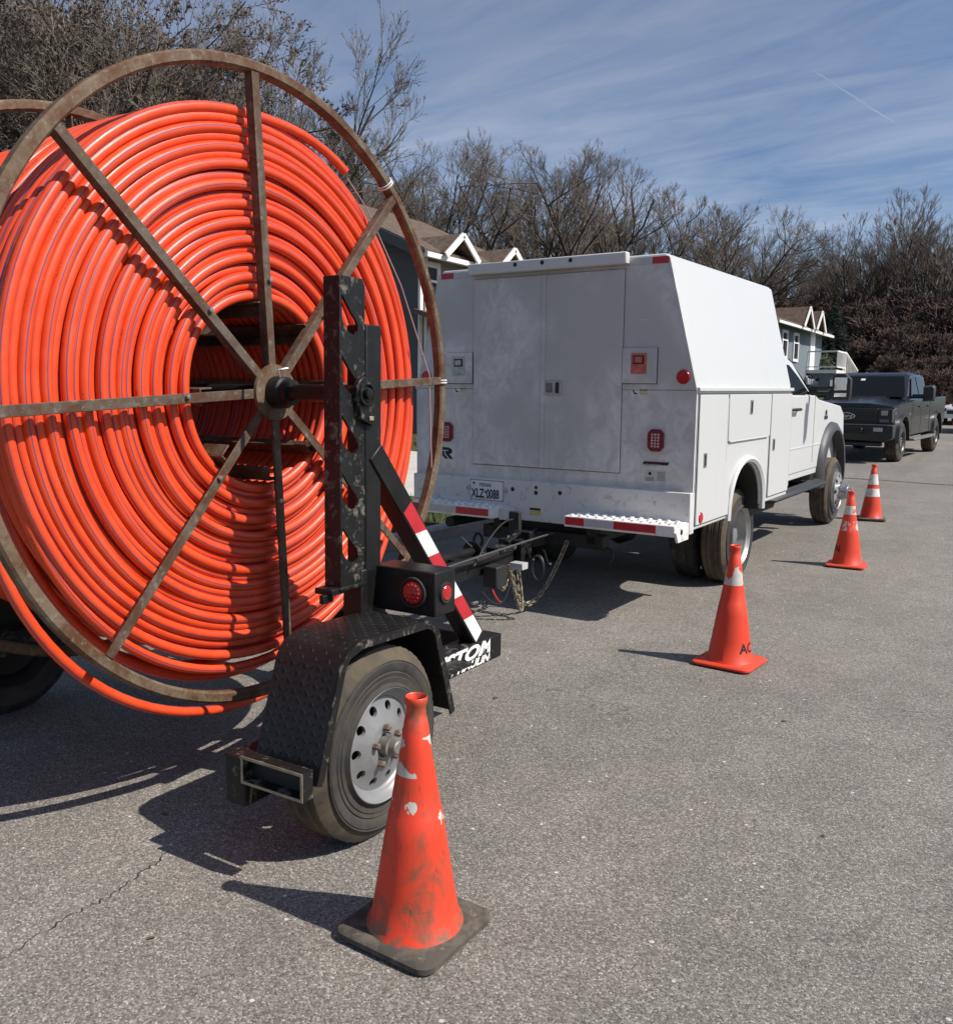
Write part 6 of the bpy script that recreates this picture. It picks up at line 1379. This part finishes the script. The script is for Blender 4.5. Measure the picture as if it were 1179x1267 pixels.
cone('orange cone with black letters AC on an orange base behind the white truck', -1.580, 5.100, R(-3), mat_cone('cone_vinyl_lettered', 8, [(0.48, 0.59, 0.44)], 0.16), mat_cone('orange_base_vinyl', 2, [], 0.2), text=('AC', 0.080, 0.092, R(-42)), half=0.176, base_h=0.030)
cone('orange cone with faded letters on an orange base beside the truck cab', -1.660, 8.750, R(4), mat_cone('cone_vinyl_faded', 5, [(0.49, 0.57, 0.40), (0.34, 0.43, 0.52)], 0.22), MATS.get('orange_base_vinyl') or mat_cone('orange_base_vinyl_pale', 6, [], 0.3), text=('ACTION', 0.085, 0.14, R(-285)), half=0.172, base_h=0.030)
M_SLEEVE = mat('dirty_white_sleeve', (0.66, 0.64, 0.60), 0.5, 0, 0.1, 20, dirt=((0.30, 0.27, 0.22), 0.52, 0.66, 18, 0.6))
cone('orange cone with two white reflective sleeves on black base near the black pickup', -2.034, 12.03, R(12), mat_cone('cone_vinyl_striped', 9, [], 0.35), M_BASE, H=0.705, collars=((0.30, 0.40, M_SLEEVE), (0.45, 0.58, M_SLEEVE)))

# a few loose stones, twigs and crumbs on the asphalt
def crumbs():
    rng = random.Random(12); b = MB()
    for i in range(420):
        d = 1.2 + rng.random() ** 1.6 * 9; a = R(rng.uniform(-12, 62)); x, y = -math.sin(a) * d, math.cos(a) * d
        if x < ROAD_L + 0.2: continue
        r = rng.uniform(0.002, 0.0055) * (1.7 if rng.random() < 0.06 else 1.0); z = gz(y); ph = rng.uniform(0, 6.28)
        ring = [(x + r * rng.uniform(0.7, 1.3) * math.cos(ph + k * PI / 2.5), y + r * rng.uniform(0.7, 1.3) * math.sin(ph + k * PI / 2.5), z + 0.0005) for k in range(5)]
        top = (x, y, z + r * 0.9)
        b.add(ring + [top], [(k, (k + 1) % 5, 5) for k in range(5)])
    o = b.build('road_grit', mat('pale_grit', (0.36, 0.33, 0.28), 0.9, 0, 0.4, 0.9), smooth=False)
    tag(o, 'loose grit and crumbs scattered over the asphalt', 'grit', kind='stuff')
    # one ragged crack in the surface near the trailer
    L0, L1 = [], []; pts = [(-2.20, 0.85), (-2.30, 1.153), (-2.325, 1.30), (-2.341, 1.392), (-2.335, 1.47), (-2.348, 1.558), (-2.372, 1.63), (-2.388, 1.721), (-2.43, 1.80)]
    for i in range(len(pts) - 1):
        for k in range(7):
            t = k / 7; x = pts[i][0] + (pts[i + 1][0] - pts[i][0]) * t + rng.uniform(-0.010, 0.010); y = pts[i][1] + (pts[i + 1][1] - pts[i][1]) * t
            w = rng.uniform(0.0004, 0.0030); L0.append((x - w, y, 0.0025)); L1.append((x + w, y + 0.002, 0.0025))
    tag(MB().loft([L0, L1], closed_ring=False, caps=False).build('road_crack', M_TAR, smooth=False), kind='structure')
    leaf = mat('dead_leaf_scrap', (0.085, 0.055, 0.035), 0.9, 0, 0.3, 20)
    for (x, y, s) in ((-2.36, 3.75, 0.020), (-1.05, 4.3, 0.015), (-0.62, 3.2, 0.011), (-2.05, 1.45, 0.013), (-2.65, 1.95, 0.014)):
        z = gz(y); q = rng.uniform(0, 6.28); ca, sa = math.cos(q), math.sin(q)
        P = lambda u, v, h: (x + s * (u * ca - v * sa), y + s * (u * sa + v * ca), z + 0.003 + s * h)
        o = MB().add([P(-1, 0, 0.1), P(-0.3, 0.5, 0.35), P(0.5, 0.4, 0.2), P(1.1, 0, 0.0), P(0.4, -0.45, 0.3), P(-0.4, -0.4, 0.1), P(0, 0, 0.0)], [(0, 6, 1), (1, 6, 2), (2, 6, 3), (3, 6, 4), (4, 6, 5), (5, 6, 0)]).build('dead_leaf', leaf, smooth=False)
        tag(o, 'small dark dead leaf lying on the asphalt', 'leaf', 'dead leaves on the street')
crumbs()
